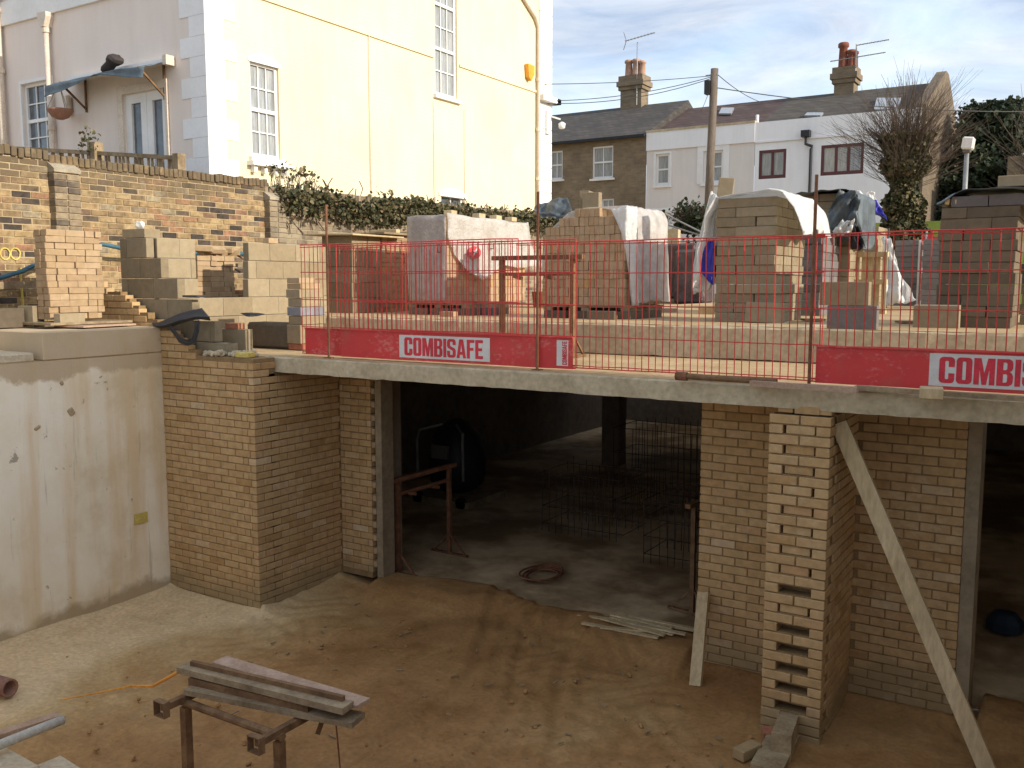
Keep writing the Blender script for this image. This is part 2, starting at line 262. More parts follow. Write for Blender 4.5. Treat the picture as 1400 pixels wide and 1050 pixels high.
def mud():
    m, N_, L_, B = nodemat('muddy pit floor'); g, v = posvec(N_, L_)
    f = noise(N_, L_, v, .55, 9, .62, .4); sp = N_.new('ShaderNodeSeparateXYZ'); L_.new(g.outputs['Position'], sp.inputs[0])
    # pale cement slurry was tipped along the concrete wall: a real spill with its own ragged outline
    mr = N_.new('ShaderNodeMapRange'); mr.inputs[1].default_value = -8.0; mr.inputs[2].default_value = -5.6; mr.inputs[3].default_value = .36; mr.inputs[4].default_value = -.10
    L_.new(sp.outputs[0], mr.inputs[0]); f = mathn(N_, L_, 'ADD', f, mr.outputs[0])
    r = ramp(N_, [(.30, (.28,.143,.052)), (.42, (.35,.19,.072)), (.54, (.40,.24,.10)), (.66, (.50,.345,.165)), (.80, (.66,.49,.28))]); L_.new(f, r.inputs[0])
    f2 = noise(N_, L_, v, 3.2, 8, .68, .6); r2 = ramp(N_, [(.28, (.82,.80,.76)), (.5, (1,1,1)), (.72, (1.09,1.09,1.08))]); L_.new(f2, r2.inputs[0])
    c = mixc(N_, L_, 1, r.outputs[0], r2.outputs[0], 'MULTIPLY')
    f3 = noise(N_, L_, v, 26, 4, .6); r3 = ramp(N_, [(.3, (.82,)*3), (.7, (1.15,)*3)]); L_.new(f3, r3.inputs[0]); c = mixc(N_, L_, 1, c, r3.outputs[0], 'MULTIPLY')
    L_.new(c, B.inputs['Base Color']); rr = ramp(N_, [(.38, (.42,)*3), (.6, (.85,)*3)]); L_.new(f2, rr.inputs[0]); L_.new(rr.outputs[0], B.inputs['Roughness'])
    B.inputs['Specular IOR Level'].default_value = .25
    bump(N_, L_, B, mathn(N_, L_, 'ADD', f3, mathn(N_, L_, 'MULTIPLY', f2, 2.0)), .38, .016); return m
MAT['mud'] = mud()
MAT['earth'] = mix_mat('sandy site ground', (.36,.27,.165), (.50,.39,.25), .6, .95, .6, 20, .02)
MAT['grass'] = mix_mat('rough grass', (.06,.075,.03), (.12,.12,.06), 1.2, .95, .6, 20, .02)

# ------------------------------------------------------------------ mesh helpers
class MB:
    def __init__(s): s.v = []; s.f = []
    def add(s, v, f): o = len(s.v); s.v += [tuple(p) for p in v]; s.f += [tuple(i+o for i in q) for q in f]; return s
    def box(s, x0, x1, y0, y1, z0, z1):
        return s.add([(x0,y0,z0),(x1,y0,z0),(x1,y1,z0),(x0,y1,z0),(x0,y0,z1),(x1,y0,z1),(x1,y1,z1),(x0,y1,z1)],
                     [(0,3,2,1),(4,5,6,7),(0,1,5,4),(1,2,6,5),(2,3,7,6),(3,0,4,7)])
    def cbox(s, c, d, ch=.004, rot=None):
        v, f = cham(d[0], d[1], d[2], ch); rm = rot or Matrix.Identity(3); c = Vector(c)
        return s.add([c+rm@Vector(p) for p in v], f)
    def bar(s, a, b, w_, h_, up=(0,0,1)):
        a, b = Vector(a), Vector(b); d = (b-a).normalized(); upv = Vector(up)
        if abs(d.dot(upv)) > .98: upv = Vector((1,0,0))
        x = d.cross(upv).normalized(); y = x.cross(d).normalized(); p = []
        for q in (a, b): p += [q-x*w_/2-y*h_/2, q+x*w_/2-y*h_/2, q+x*w_/2+y*h_/2, q-x*w_/2+y*h_/2]
        return s.add(p, [(3,2,1,0),(4,5,6,7),(0,1,5,4),(1,2,6,5),(2,3,7,6),(3,0,4,7)])
    def tube(s, pts, r, n=6, cap=True):
        pts = [Vector(p) for p in pts]; m = len(pts); rs = r if isinstance(r, (list, tuple)) else [r]*m; V = []; Fc = []
        prev = None
        for i, p in enumerate(pts):
            d = (pts[min(i+1, m-1)]-pts[max(i-1, 0)]).normalized()
            if prev is None: x = d.orthogonal().normalized()
            else: x = (prev-d*prev.dot(d)).normalized() if (prev-d*prev.dot(d)).length > 1e-5 else d.orthogonal().normalized()
            prev = x; y = d.cross(x)
            for k in range(n): a = 2*math.pi*k/n; V.append(p+(x*math.cos(a)+y*math.sin(a))*rs[i])
        for i in range(m-1):
            for k in range(n): Fc.append((i*n+k, i*n+(k+1)%n, (i+1)*n+(k+1)%n, (i+1)*n+k))
        if cap: Fc.append(tuple(reversed(range(n)))); Fc.append(tuple((m-1)*n+k for k in range(n)))
        return s.add(V, Fc)
    def lathe(s, c, prof, n=14):
        V = []; Fc = []; c = Vector(c)
        for r_, z in prof:
            for k in range(n): a = 2*math.pi*k/n; V.append(c+Vector((r_*math.cos(a), r_*math.sin(a), z)))
        for i in range(len(prof)-1):
            for k in range(n): Fc.append((i*n+k, i*n+(k+1)%n, (i+1)*n+(k+1)%n, (i+1)*n+k))
        Fc.append(tuple(reversed(range(n)))); Fc.append(tuple((len(prof)-1)*n+k for k in range(n)))
        return s.add(V, Fc)
    def prism(s, poly, y0, y1, axis='Y'):
        n = len(poly); V = []
        for t in (y0, y1):
            for a, b in poly: V.append((a, t, b) if axis == 'Y' else ((t, a, b) if axis == 'X' else (a, b, t)))
        return s.add(V, [tuple(range(n)), tuple(reversed(range(n, 2*n)))]+[(i, (i+1)%n+0, (i+1)%n+n, i+n) for i in range(n)])
    def mesh(s, name, mat, smooth=False):
        me = bpy.data.meshes.new(name); me.from_pydata(s.v, [], s.f)
        if mat: me.materials.append(mat)
        bm = bmesh.new(); bm.from_mesh(me); bmesh.ops.recalc_face_normals(bm, faces=bm.faces); bm.to_mesh(me); bm.free()
        if smooth:
            for p in me.polygons: p.use_smooth = True
        return me
    def build(s, name, mat, parent=None, smooth=False):
        return link(name, s.mesh(name, MAT[mat] if isinstance(mat, str) else mat, smooth), parent)
def link(name, me, parent=None):
    o = bpy.data.objects.new(name, me); COL.objects.link(o)
    if parent:
        o.parent = parent; o.matrix_parent_inverse = Matrix.Translation(-Vector(parent.location)) if parent.type == 'EMPTY' and parent.parent is None else Matrix.Identity(4)
    return o
def cham(lx, ly, lz, c):
    hx, hy, hz = lx/2, ly/2, lz/2; V = []; idx = {}
    for sx in (-1,1):
        for sy in (-1,1):
            for sz in (-1,1):
                for ax in range(3):
                    p = [sx*(hx-c), sy*(hy-c), sz*(hz-c)]; p[ax] = (sx*hx, sy*hy, sz*hz)[ax]
                    idx[sx,sy,sz,ax] = len(V); V.append(tuple(p))
    Fc = []
    for ax in range(3):
        o1, o2 = [a for a in range(3) if a != ax]
        for s_ in (-1,1):
            q = []
            for a, b in ((-1,-1),(1,-1),(1,1),(-1,1)):
                k = [0,0,0]; k[ax] = s_; k[o1] = a; k[o2] = b; q.append(idx[k[0],k[1],k[2],ax])
            Fc.append(tuple(q))
    for ax in range(3):
        o1, o2 = [a for a in range(3) if a != ax]
        for a in (-1,1):
            for b in (-1,1):
                q = []
                for s_, f_ in ((-1,o1),(1,o1),(1,o2),(-1,o2)):
                    k = [0,0,0]; k[ax] = s_; k[o1] = a; k[o2] = b; q.append(idx[k[0],k[1],k[2],f_])
                Fc.append(tuple(q))
    for sx in (-1,1):
        for sy in (-1,1):
            for sz in (-1,1): Fc.append((idx[sx,sy,sz,0], idx[sx,sy,sz,1], idx[sx,sy,sz,2]))
    return V, Fc
_cache = {}
def piece(name, c, d, mat, parent=None, rot=(0,0,0), ch=.004):
    """one brick or block: an object of its own, mesh shared with all of the same size"""
    k = (name, tuple(round(x, 3) for x in d), mat, ch)
    if k not in _cache:
        m = MB(); m.cbox((0,0,0), d, ch); _cache[k] = m.mesh(name, MAT[mat])
    o = bpy.data.objects.new(name, _cache[k]); COL.objects.link(o); o.rotation_euler = rot
    if parent: o.parent = parent; o.location = Vector(c)-parent.location
    else: o.location = c
    return o
def tag(o, label, cat, group=None, kind=None):
    if label: o['label'] = label
    if cat: o['category'] = cat
    if group: o['group'] = group
    if kind: o['kind'] = kind
    return o
def thing(name, label, cat, loc=(0,0,0), group=None):
    o = bpy.data.objects.new(name, None); COL.objects.link(o); o.location = loc; o.empty_display_size = .2
    return tag(o, label, cat, group)
def struct(name, mb, mat): o = mb.build(name, mat); o['kind'] = 'structure'; return o
def lay(parent, pieces, name, mat, limit=290, key=None):
    """pieces: (centre, dims, rot). The largest in view become objects, the rest one joined part."""
    pieces = sorted(pieces, key=key or (lambda p: depth(p[0])))
    for c, d, r_ in pieces[:limit]: piece(name, c, d, mat, parent, r_)
    if len(pieces) > limit:
        m = MB()
        for c, d, r_ in pieces[limit:]: m.cbox(Vector(c), d, .004, Euler(r_).to_matrix())
        o = m.build(name+'_courses', mat, parent); o['kind'] = 'stuff'
def J(a): return random.uniform(-a, a)

def course_wall(axis, plane, facing, u0, u1, z0, nc, off_even=0., off_odd=.1125, start_even=0., start_odd=0., end_even=0, end_odd=0, top=None, bl=.215, bh=.065, bd=.1025, jt=.01, jit=.0025, skip=None):
    """stretcher bond; returns pieces. plane is the outer face, facing +1/-1 along the normal axis"""
    P = []
    for k in range(nc):
        z = z0+k*(bh+jt)+bh/2+jt/2
        a = u0+(start_odd if k % 2 else start_even); e = u1-(end_odd if k % 2 else end_even); u = u0-(off_odd if k % 2 else off_even)
        while u < e-.012:
            s_, t_ = max(u, a), min(u+bl, e); u += bl+jt
            if t_-s_ < .02: continue
            if top and z+bh/2 > top((s_+t_)/2)+.01: continue
            if skip and skip((s_+t_)/2, z): continue
            l = t_-s_; n_ = plane-facing*(bd/2)+J(jit)
            c = ((s_+t_)/2, n_, z+J(.0012)) if axis == 'X' else (n_, (s_+t_)/2, z+J(.0012))
            P.append((c, (l, bd, bh) if axis == 'X' else (bd, l, bh), (0,0,J(.006))))
    return P

# ================================================================== the setting: ground, pit floor
def hgrid(name, x0, x1, y0, y1, nx, ny, z, amp, mat, sc=1.0, extra=None):
    xs = np.linspace(x0, x1, nx); ys = np.linspace(y0, y1, ny); X, Y = np.meshgrid(xs, ys); Z = np.zeros_like(X)
    rs = np.random.RandomState(3)
    for o in range(5):
        for q in range(5):
            a = rs.uniform(0, 6.28); k = sc*(2**o)*rs.uniform(.7, 1.3); ph = rs.uniform(0, 6.28)
            Z += np.sin((X*math.cos(a)+Y*math.sin(a))*k+ph)*(.6**o)/5
    Z = z+Z*amp
    if extra is not None: Z = Z+extra(X, Y)
    v = [(float(X[j,i]), float(Y[j,i]), float(Z[j,i])) for j in range(ny) for i in range(nx)]
    f = [(j*nx+i, j*nx+i+1, (j+1)*nx+i+1, (j+1)*nx+i) for j in range(ny-1) for i in range(nx-1)]
    m = MB(); m.v = v; m.f = f; o = m.build(name, mat, None, True); o['kind'] = 'structure'; return o
def foot(X, Y):     # earth banked up against the walls
    s = .055*np.exp(-np.abs(X+8.55)/.16)+.05*np.exp(-np.abs(Y-6.45)/.14)*(X < -7.1)+.06*np.exp(-np.abs(Y-7.62)/.2)*((X > -7.35)&(X < -6.6)|(X > -2.9)&(X < -.7))+.05*np.exp(-np.abs(X+7.14)/.15)*(Y > 6.45)
    e = np.clip((Y-7.35-.18*np.sin(X*2.3)-.08*np.sin(X*7.1))/.5, 0, 1)*((X > -6.6)&(X < -2.9)|(X > -.6))
    rut = np.zeros_like(X)
    for o_ in (0, .75, 1.5):                                  # barrow and boot tracks trodden out of the opening
        d_ = X-(-4.6+o_*.8-.22*(Y-6)+.25*np.sin(Y*1.3+o_)); rut -= .020*np.exp(-(d_/.055)**2)-.010*np.exp(-((np.abs(d_)-.11)/.05)**2)
    rut += .010*np.sin(X*19+3*np.sin(Y*5))*np.sin(Y*17+2*np.sin(X*7))*(np.sin(X*1.7+Y*1.1) > .1)
    s = s+rut*(X > -7.2)
    return s+.13*e*e*(3-2*e)-.12*np.clip((Y-8.05-.1*np.sin(X*3.1))/.4, 0, 1)
hgrid('pit_floor', -8.7, 1.35, .9, 8.6, 330, 255, 0, .024, 'mud', 1.7, foot)
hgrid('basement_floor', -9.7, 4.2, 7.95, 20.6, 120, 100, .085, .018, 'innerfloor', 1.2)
g = MB(); E_ = 400
def gq(x0, x1, y0, y1, z): g.add([(x0,y0,z),(x1,y0,z),(x1,y1,z),(x0,y1,z)], [(0,1,2,3)])
gq(-E_, E_, 20.6, E_, 2.80); gq(-E_, -9.75, -E_, 20.6, 2.80); gq(4.2, E_, -E_, 20.6, 2.80); gq(1.5, 4.2, -E_, 6.7, 2.62); gq(-9.75, 1.5, -E_, .9, 1.75)
g.add([(1.5,-E_,1.75),(1.5,.9,1.75),(1.5,.9,2.62),(1.5,-E_,2.62)], [(0,1,2,3)])
g.add([(4.2,-E_,2.62),(4.2,6.7,2.62),(4.2,6.7,2.8),(4.2,-E_,2.8)], [(0,1,2,3)])
g.add([(-9.75,.9,-.1),(1.5,.9,-.1),(1.5,.9,1.75),(-9.75,.9,1.75)], [(0,1,2,3)])
g.add([(-9.75,-E_,1.75),(-9.75,.9,1.75),(-9.75,.9,2.8),(-9.75,-E_,2.8)], [(0,1,2,3)])
struct('ground', g, 'earth')

# ------------------------------------------------------------------ concrete retaining wall at the left of the pit
t = thing('retaining_wall', 'pale stained cast concrete retaining wall beside the muddy floor', 'wall', (-8.9, 4, 0))
def rough_wall(mb, X, y0, y1, z0, z1, ny, nz, amp):
    V = []; rs = np.random.RandomState(5); ph = rs.uniform(0, 6.3, (14, 4))
    for j in range(nz+1):
        for i in range(ny+1):
            y = y0+(y1-y0)*i/ny; z = z0+(z1-z0)*j/nz
            d = sum(math.sin(y*(1+q*.7)*2*math.cos(ph[q,1])+z*(1+q*.7)*2*math.sin(ph[q,1])+ph[q,0])/(1+q*.5) for q in range(14))*amp/4
            edge = min(1, (y-y0)/.1, (y1-y)/.1)
            V.append((X+d*edge, y, z))
    mb.add(V, [(j*(ny+1)+i, j*(ny+1)+i+1, (j+1)*(ny+1)+i+1, (j+1)*(ny+1)+i) for j in range(nz) for i in range(ny)])
m = MB(); rough_wall(m, -8.55, .9, 6.55, -.1, 2.66, 90, 44, .010); m.add([(-8.55,.9,2.66),(-8.55,6.55,2.66),(-9.75,6.55,2.66),(-9.75,.9,2.66)], [(0,1,2,3)])
m.add([(-8.55,.9,-.1),(-8.55,.9,2.66),(-9.75,.9,2.66),(-9.75,.9,-.1)], [(0,1,2,3)]); m.build('wall_face', 'conc', t, True)
m = MB(); m.cbox((-9.14, 5.79, 2.80), (1.19, 1.34, .278), .012); m.build('capping', MAT['conc'], t)
m = MB(); m.cbox((-9.16, 3.0, 2.70), (1.16, 4.1, .09), .015); m.build('ledge', 'sand', t)
for px_, py_, sx, sz in ((97,563,.05,.07),(51,585,.05,.03),(84,524,.03,.04),(137,515,.03,.01)):
    c = onX(px_, py_, -8.555); m = MB(); m.cbox(c, (.03, sx*1.4, sz*1.2), .012, Euler((.5,0,0)).to_matrix()); m.build('mortar_dab', 'mortar_old', t)
# yellow paint square near the brick corner
c = onX(194, 708, -8.538); m = MB(); m.box(c.x-.002, c.x+.004, c.y-.09, c.y+.07, c.z-.055, c.z+.055); o = m.build('paint_mark', 'yellow', t); o['label'] = 'yellow spray mark'

# ------------------------------------------------------------------ pit brickwork
XC, YF, YB = -7.13, 6.45, 7.70          # free corner, outer face, recessed face
def rack(x):  # stepped head of the unfinished wall
    if x > -7.95: return 2.655
    return 2.655+.075*math.floor((-7.95-x)/.155+1)
t = thing('brick_wall', 'new buff brick wall with stepped unfinished top beside the concrete wall', 'wall', (-7.9, 6.6, 0))
m = MB(); m.box(-8.56, XC-.009, YF+.008, YF+.3, -.1, 2.645); m.box(XC-.3, XC-.009, YF+.2, YB+.2, -.1, 2.48)
for k in range(9):
    z = 2.645+.075*k; xe = -7.98-.155*k
    m.box(-9.75, xe, YF+.008, YF+.0955, z, z+.066)
m.build('mortar', 'mortar_pit', t)
P = course_wall('X', YF, -1, -9.9, XC, -.02, 46, off_even=.0, off_odd=.1125, end_odd=.1125, top=rack)
P = [p for p in P if p[0][2] > 2.69 or p[0][0] > -8.6]
P = [p for p in P if not (p[0][0] < -8.6 and p[0][2] < 2.93)]
front = P
P2 = course_wall('Y', XC, 1, YF, YB, -.02, 36, start_even=.1125, off_even=-.1125, off_odd=0, top=lambda u: 2.655 if u < 6.74 else 2.49)
lay(t, front, 'brick', 'brick_pit', 285)
t2 = thing('brick_return', 'buff brick return wall running under the slab edge', 'wall', (XC, 7.2, 0))
lay(t2, P2, 'brick', 'brick_pit', 285)
P3 = course_wall('X', YB, -1, XC, -6.68, .18, 31, off_even=.06, off_odd=.17, top=lambda u: 2.49)
t3 = thing('brick_pillar', 'narrow buff brick pillar between the return wall and concrete jamb', 'pillar', (-6.9, 7.8, 0))
m = MB(); m.box(XC-.2, -6.69, YB+.008, YB+.3, .12, 2.485); m.build('mortar', 'mortar_pit', t3)
lay(t3, P3, 'brick', 'brick_pit', 285)
for k in range(15): piece('tie_brick', (-6.66, YB+.07, .28+k*.15), (.05, .11, .065), 'brick_buff', t3)
# rubble, mortar and foam along the head of the wall
t = thing('mortar_rubble', 'grey mortar and rubble lying in the brick wall head', 'rubble', (-7.5, 6.6, 2.65))
for k in range(60):
    piece('lump', (random.uniform(-7.95,-7.32), random.uniform(6.49,6.72), 2.66+random.random()*.03), (.05+J(.03),.05+J(.02),.04), 'slab', t, (J(1),J(1),J(3)), .012)
c = onY(331, 483, 6.52); tag(piece('foam_strip', (c.x, 6.56, 2.675), (.16,.12,.05), 'yellow', None, (0,0,.2)), 'yellow insulation offcut on the brick wall head', 'insulation')

# concrete jamb
tag(MB().box(-6.63, -6.545, YB+.02, 7.92, .0, 2.488).build('concrete_jamb', 'jamb'), 'smooth grey concrete jamb of the wide basement opening', 'jamb')

# right-hand wall and pier
X0, X1, YR = -2.86, -.76, 7.66
t = thing('brick_wall', 'buff brick wall behind the toothed pier and timber prop', 'wall', (-1.8, 7.8, 0))
m = MB(); m.box(X0+.008, X1-.008, YR+.008, YR+.3, -.1, 2.487); m.build('mortar', 'mortar_pit', t)
P = course_wall('X', YR, -1, X0, X1, -.02, 34, off_even=.0, off_odd=.1125, top=lambda u: 2.49, skip=lambda u, z: -1.93 < u < -1.6)
lay(t, P, 'brick', 'brick_pit', 285)
P = course_wall('Y', X0, -1, YR+.11, YR+.3, -.02, 34, off_even=.0, off_odd=.1); lay(t, P[:66], 'end_brick', 'brick_pit', 100)
tag(MB().box(X1+.003, X1+.10, YR+.02, YR+.32, -.05, 2.488).build('concrete_jamb', 'jamb'), 'narrow concrete jamb at the end of the right brick wall', 'jamb')

XL, XR_, YP = -1.985, -1.545, 6.72
t = thing('brick_pier', 'toothed buff brick pier with open pockets under the slab', 'pier', (-1.77, 7.1, 0))
m = MB(); m.box(XL+.014, XR_-.012, YP+.13, YR+.1, -.05, 2.43); m.build('mortar', 'mortar_pit', t)
z0 = 2.455-33*.075
filled = {1,3,5,7,9,11,13,15,19}; opened = {17,21,23,25,27,29}
for k in range(34):
    r_ = 32-k; z = z0+k*.075+.0375
    def pb(c, d): piece('brick', (c[0]+J(.002), c[1]+J(.003), c[2]), d, 'brick_pit', t, (0,0,J(.008)))
    if r_ in filled or r_ in opened:
        pb((XL+.05, YP+.1075, z), (.10,.215,.065)); pb((XR_-.05, YP+.1075, z), (.10,.215,.065))
        if r_ in filled: pb((XL+.22+J(.008), YP+.066+J(.01), z+.001), (.205,.1025,.062))
    elif k == 33:
        pb((XL+.10, YP+.1, z-.005), (.11,.1,.055)); pb((XL+.26, YP+.09, z-.005), (.18,.1,.06)); pb((XR_-.06, YP+.1, z-.004), (.10,.1,.06))
    else:
        pb((XL+.1075, YP+.051, z), (.215,.1025,.065)); pb((XR_-.1075, YP+.051, z), (.215,.1025,.065))
    # mortar bed, set back from the face
m = MB()
for k in range(33):
    z = z0+k*.075
    m.box(XL+.012, XR_-.012, YP+.012, YP+.14, z-.006, z+.006)
    if (32-k) not in opened and (32-k) not in filled: m.box(XL+.015, XR_-.012, YP+.014, YP+.12, z+.006, z+.07)
m.build('mortar_bed', 'mortar_pit', t)
for s_, X in ((1, XR_), (-1, XL)):
    P = course_wall('Y', X, s_, YP+.225, YR, z0, 33, off_even=.0, off_odd=.1125, start_odd=-.115)
    P = [p for p in P if p[0][1]-p[1][1]/2 > YP+.1]
    lay(t, P, 'side_brick', 'brick_pit', 290)

# ------------------------------------------------------------------ slab edge, decks, basement shell
def wob(p, a): return p+Vector((J(a), J(a), J(a)))
t = thing('concrete_slab', 'grey concrete slab edge spanning above the basement openings', 'slab', (-3, 7.8, 2.5))
m = MB(); nseg = 130; V = []; ring = [(6.76,2.492),(6.76,2.638),(6.772,2.65),(8.95,2.65),(8.95,2.492)]
for i in range(nseg+1):
    x = -7.285+(4.2+7.285)*i/nseg
    for k, (y, z) in enumerate(ring):
        n_ = .006 if 0 < i < nseg and k < 3 else 0
        V.append((x, y+J(n_), z+J(n_*.7)))
fs = [(i*5+k, i*5+(k+1)%5, (i+1)*5+(k+1)%5, (i+1)*5+k) for i in range(nseg) for k in range(5)]+[(0,1,2,3,4), tuple(nseg*5+k for k in range(5))]
m.add(V, fs); m.build('slab_edge', 'slab', t)
m = MB(); m.box(-9.7, -7.29, 6.765, 8.95, 2.495, 2.647); m.build('slab_corner', 'deck', t)
m = MB(); m.box(-7.27, 4.2, 6.80, 8.93, 2.60, 2.654); m.build('dusty_topping', 'deck', t)
t = thing('raised_deck', 'raised dusty concrete deck carrying the brick and block stacks', 'deck', (-3, 12, 2.6))
m = MB(); m.box(-9.7, 4.2, 8.86, 17.9, 2.53, 2.66); m.box(-7.2, 4.2, 17.9, 20.6, 2.53, 2.66); m.build('structural_slab', 'slab', t)
m = MB(); V = []; ring = [(8.82,2.668),(8.82,2.965),(8.835,2.98),(17.9,2.98),(17.9,2.668)]
for i in range(nseg+1):
    x = -9.7+13.9*i/nseg
    for k, (y, z) in enumerate(ring):
        n_ = .007 if 0 < i < nseg and k < 3 else 0
        V.append((x, y+J(n_), z+J(n_)))
m.add(V, fs); m.box(-7.2, 4.2, 17.9, 20.6, 2.67, 2.98); m.build('upstand', 'slab', t)
m = MB(); m.box(-9.68, 4.18, 8.86, 17.88, 2.9, 2.985); m.box(-7.19, 4.18, 17.88, 20.58, 2.9, 2.985); m.build('deck_topping', 'deck', t)
def bwall(nm, lab, x0,x1,y0,y1,z0=-.1,z1=2.5, mat='inner'): tag(MB().box(x0,x1,y0,y1,z0,z1).build(nm, mat), lab, 'wall')
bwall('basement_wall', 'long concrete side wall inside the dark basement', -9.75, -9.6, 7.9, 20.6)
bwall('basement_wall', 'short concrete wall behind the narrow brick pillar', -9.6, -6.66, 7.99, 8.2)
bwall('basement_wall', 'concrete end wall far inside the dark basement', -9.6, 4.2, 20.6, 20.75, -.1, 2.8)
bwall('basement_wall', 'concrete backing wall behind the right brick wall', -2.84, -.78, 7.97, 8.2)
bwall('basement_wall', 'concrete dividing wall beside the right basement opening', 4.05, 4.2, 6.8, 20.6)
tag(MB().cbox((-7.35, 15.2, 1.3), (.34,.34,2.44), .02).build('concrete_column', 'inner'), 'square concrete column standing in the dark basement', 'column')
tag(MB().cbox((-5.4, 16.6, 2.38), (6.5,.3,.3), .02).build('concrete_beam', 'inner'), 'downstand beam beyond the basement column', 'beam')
bwall('retaining_wall', 'concrete retaining wall on the sunny side of the pit', 1.36, 1.52, .9, 6.76, -.1, 2.615, 'slab')

# ================================================================== edge barrier along the slab
YFN = 6.95; ZB = 2.655
def poly_rr(x0, y0, x1, y1, r, n=4):
    P = []
    for cx_, cy_, a0 in ((x1-r,y1-r,0),(x0+r,y1-r,90),(x0+r,y0+r,180),(x1-r,y0+r,270)):
        for k in range(n+1): a = R(a0+90*k/n); P.append((cx_+r*math.cos(a), cy_+r*math.sin(a)))
    return P
def glyph(ch):
    s, w_ = .225, .58
    if ch == 'C':
        P = [(w_,.62)]; o = poly_rr(0,0,w_,1,.15); i = poly_rr(s,.15,w_-s,.85,.04)
        return [[(w_,.62)]+o+[(w_,.38),(w_-s,.38)]+list(reversed(i))+[(w_-s,.62)]], w_
    if ch == 'O': return [poly_rr(0,0,w_,1,.15), list(reversed(poly_rr(s,.15,w_-s,.85,.04)))], w_
    if ch == 'M': return [[(0,0),(.2,0),(.2,.6),(.30,0),(.46,0),(.56,.6),(.56,0),(.76,0),(.76,1),(.5,1),(.38,.45),(.26,1),(0,1)]], .76
    if ch == 'B': return [[(0,0),(.44,0),(.55,.07),(.58,.16),(.58,.38),(.53,.48),(.46,.52),(.53,.57),(.57,.66),(.57,.85),(.53,.95),(.44,1),(0,1)],
                          [(s,.13),(s,.44),(.33,.44),(.375,.40),(.375,.17),(.33,.13)], [(s,.59),(s,.87),(.32,.87),(.365,.83),(.365,.63),(.32,.59)]], .58
    if ch == 'I': return [[(0,0),(.2,0),(.2,1),(0,1)]], .2
    if ch == 'S': return [[(.0,.36),(.0,.14),(.04,.05),(.14,0),(.44,0),(.54,.05),(.58,.14),(.58,.40),(.52,.50),(.22,.62),(.20,.66),(.20,.82),(.24,.86),(.34,.86),(.38,.82),(.38,.68),(.58,.68),(.58,.86),(.54,.95),(.44,1),(.14,1),(.04,.95),(0,.86),(0,.60),(.06,.51),(.36,.38),(.38,.34),(.38,.18),(.34,.14),(.24,.14),(.20,.18),(.20,.36)]], .58
    if ch == 'A': return [[(0,0),(.19,0),(.22,.18),(.40,.18),(.43,0),(.62,0),(.44,1),(.18,1)], [(.25,.33),(.31,.74),(.37,.33)]], .62
    if ch == 'F': return [[(0,0),(.2,0),(.2,.42),(.44,.42),(.44,.57),(.2,.57),(.2,.84),(.5,.84),(.5,1),(0,1)]], .5
    if ch == 'E': return [[(0,0),(.5,0),(.5,.16),(.2,.16),(.2,.42),(.44,.42),(.44,.57),(.2,.57),(.2,.84),(.5,.84),(.5,1),(0,1)]], .5
def lettering(text, width, height, gap=.06):
    cu = bpy.data.curves.new('t', 'CURVE'); cu.dimensions = '2D'; cu.fill_mode = 'BOTH'; cu.extrude = .0006; x = 0
    for ch in text:
        sp, w_ = glyph(ch)
        for poly in sp:
            s_ = cu.splines.new('POLY'); s_.points.add(len(poly)-1); s_.use_cyclic_u = True
            for p, (a, b) in zip(s_.points, poly): p.co = (x+a, b, 0, 1)
        x += w_+gap
    x -= gap; ob = bpy.data.objects.new('t', cu); COL.objects.link(ob); bpy.context.view_layer.update()
    me = bpy.data.meshes.new_from_object(ob.evaluated_get(bpy.context.evaluated_depsgraph_get())); bpy.data.objects.remove(ob)
    for v in me.vertices: v.co = Vector((v.co.x/x*width, -v.co.z, v.co.y*height))      # stands upright, facing -Y
    return me
def label_plate(parent, x0, x1, z0, z1, y):
    o = MB().box(x0, x1, y-.003, y, z0, z1).build('label_plate', 'label_white', parent); o['label'] = 'white plate with red COMBISAFE lettering'
    w_, h_ = x1-x0, z1-z0; me = lettering('COMBISAFE', w_*.87, h_*.80); me.transform(Matrix.Translation((x0+w_*.06, y-.0045, z0+h_*.10)))
    me.materials.clear(); me.materials.append(MAT['letter_red']); link('lettering', me, o)
def label_side(parent, x0, x1, z0, z1, y):
    o = MB().box(x0, x1, y-.003, y, z0, z1).build('side_plate', 'label_white', parent); o['label'] = 'small white plate with upright red lettering'
    w_, h_ = x1-x0, z1-z0; me = lettering('COMBISAFE', h_*.92, w_*.42)
    me.transform(Matrix.Translation((x1-w_*.08, y-.0045, z0+h_*.04)) @ Matrix.Rotation(-math.pi/2, 4, 'Y')); me.materials.clear(); me.materials.append(MAT['letter_red'])
    link('lettering', me, o)
_wire = MB(); _wire.tube([(0,0,0),(0,0,1.085)], .0042, 5); _wire = _wire.mesh('wire', MAT['fence_red'])
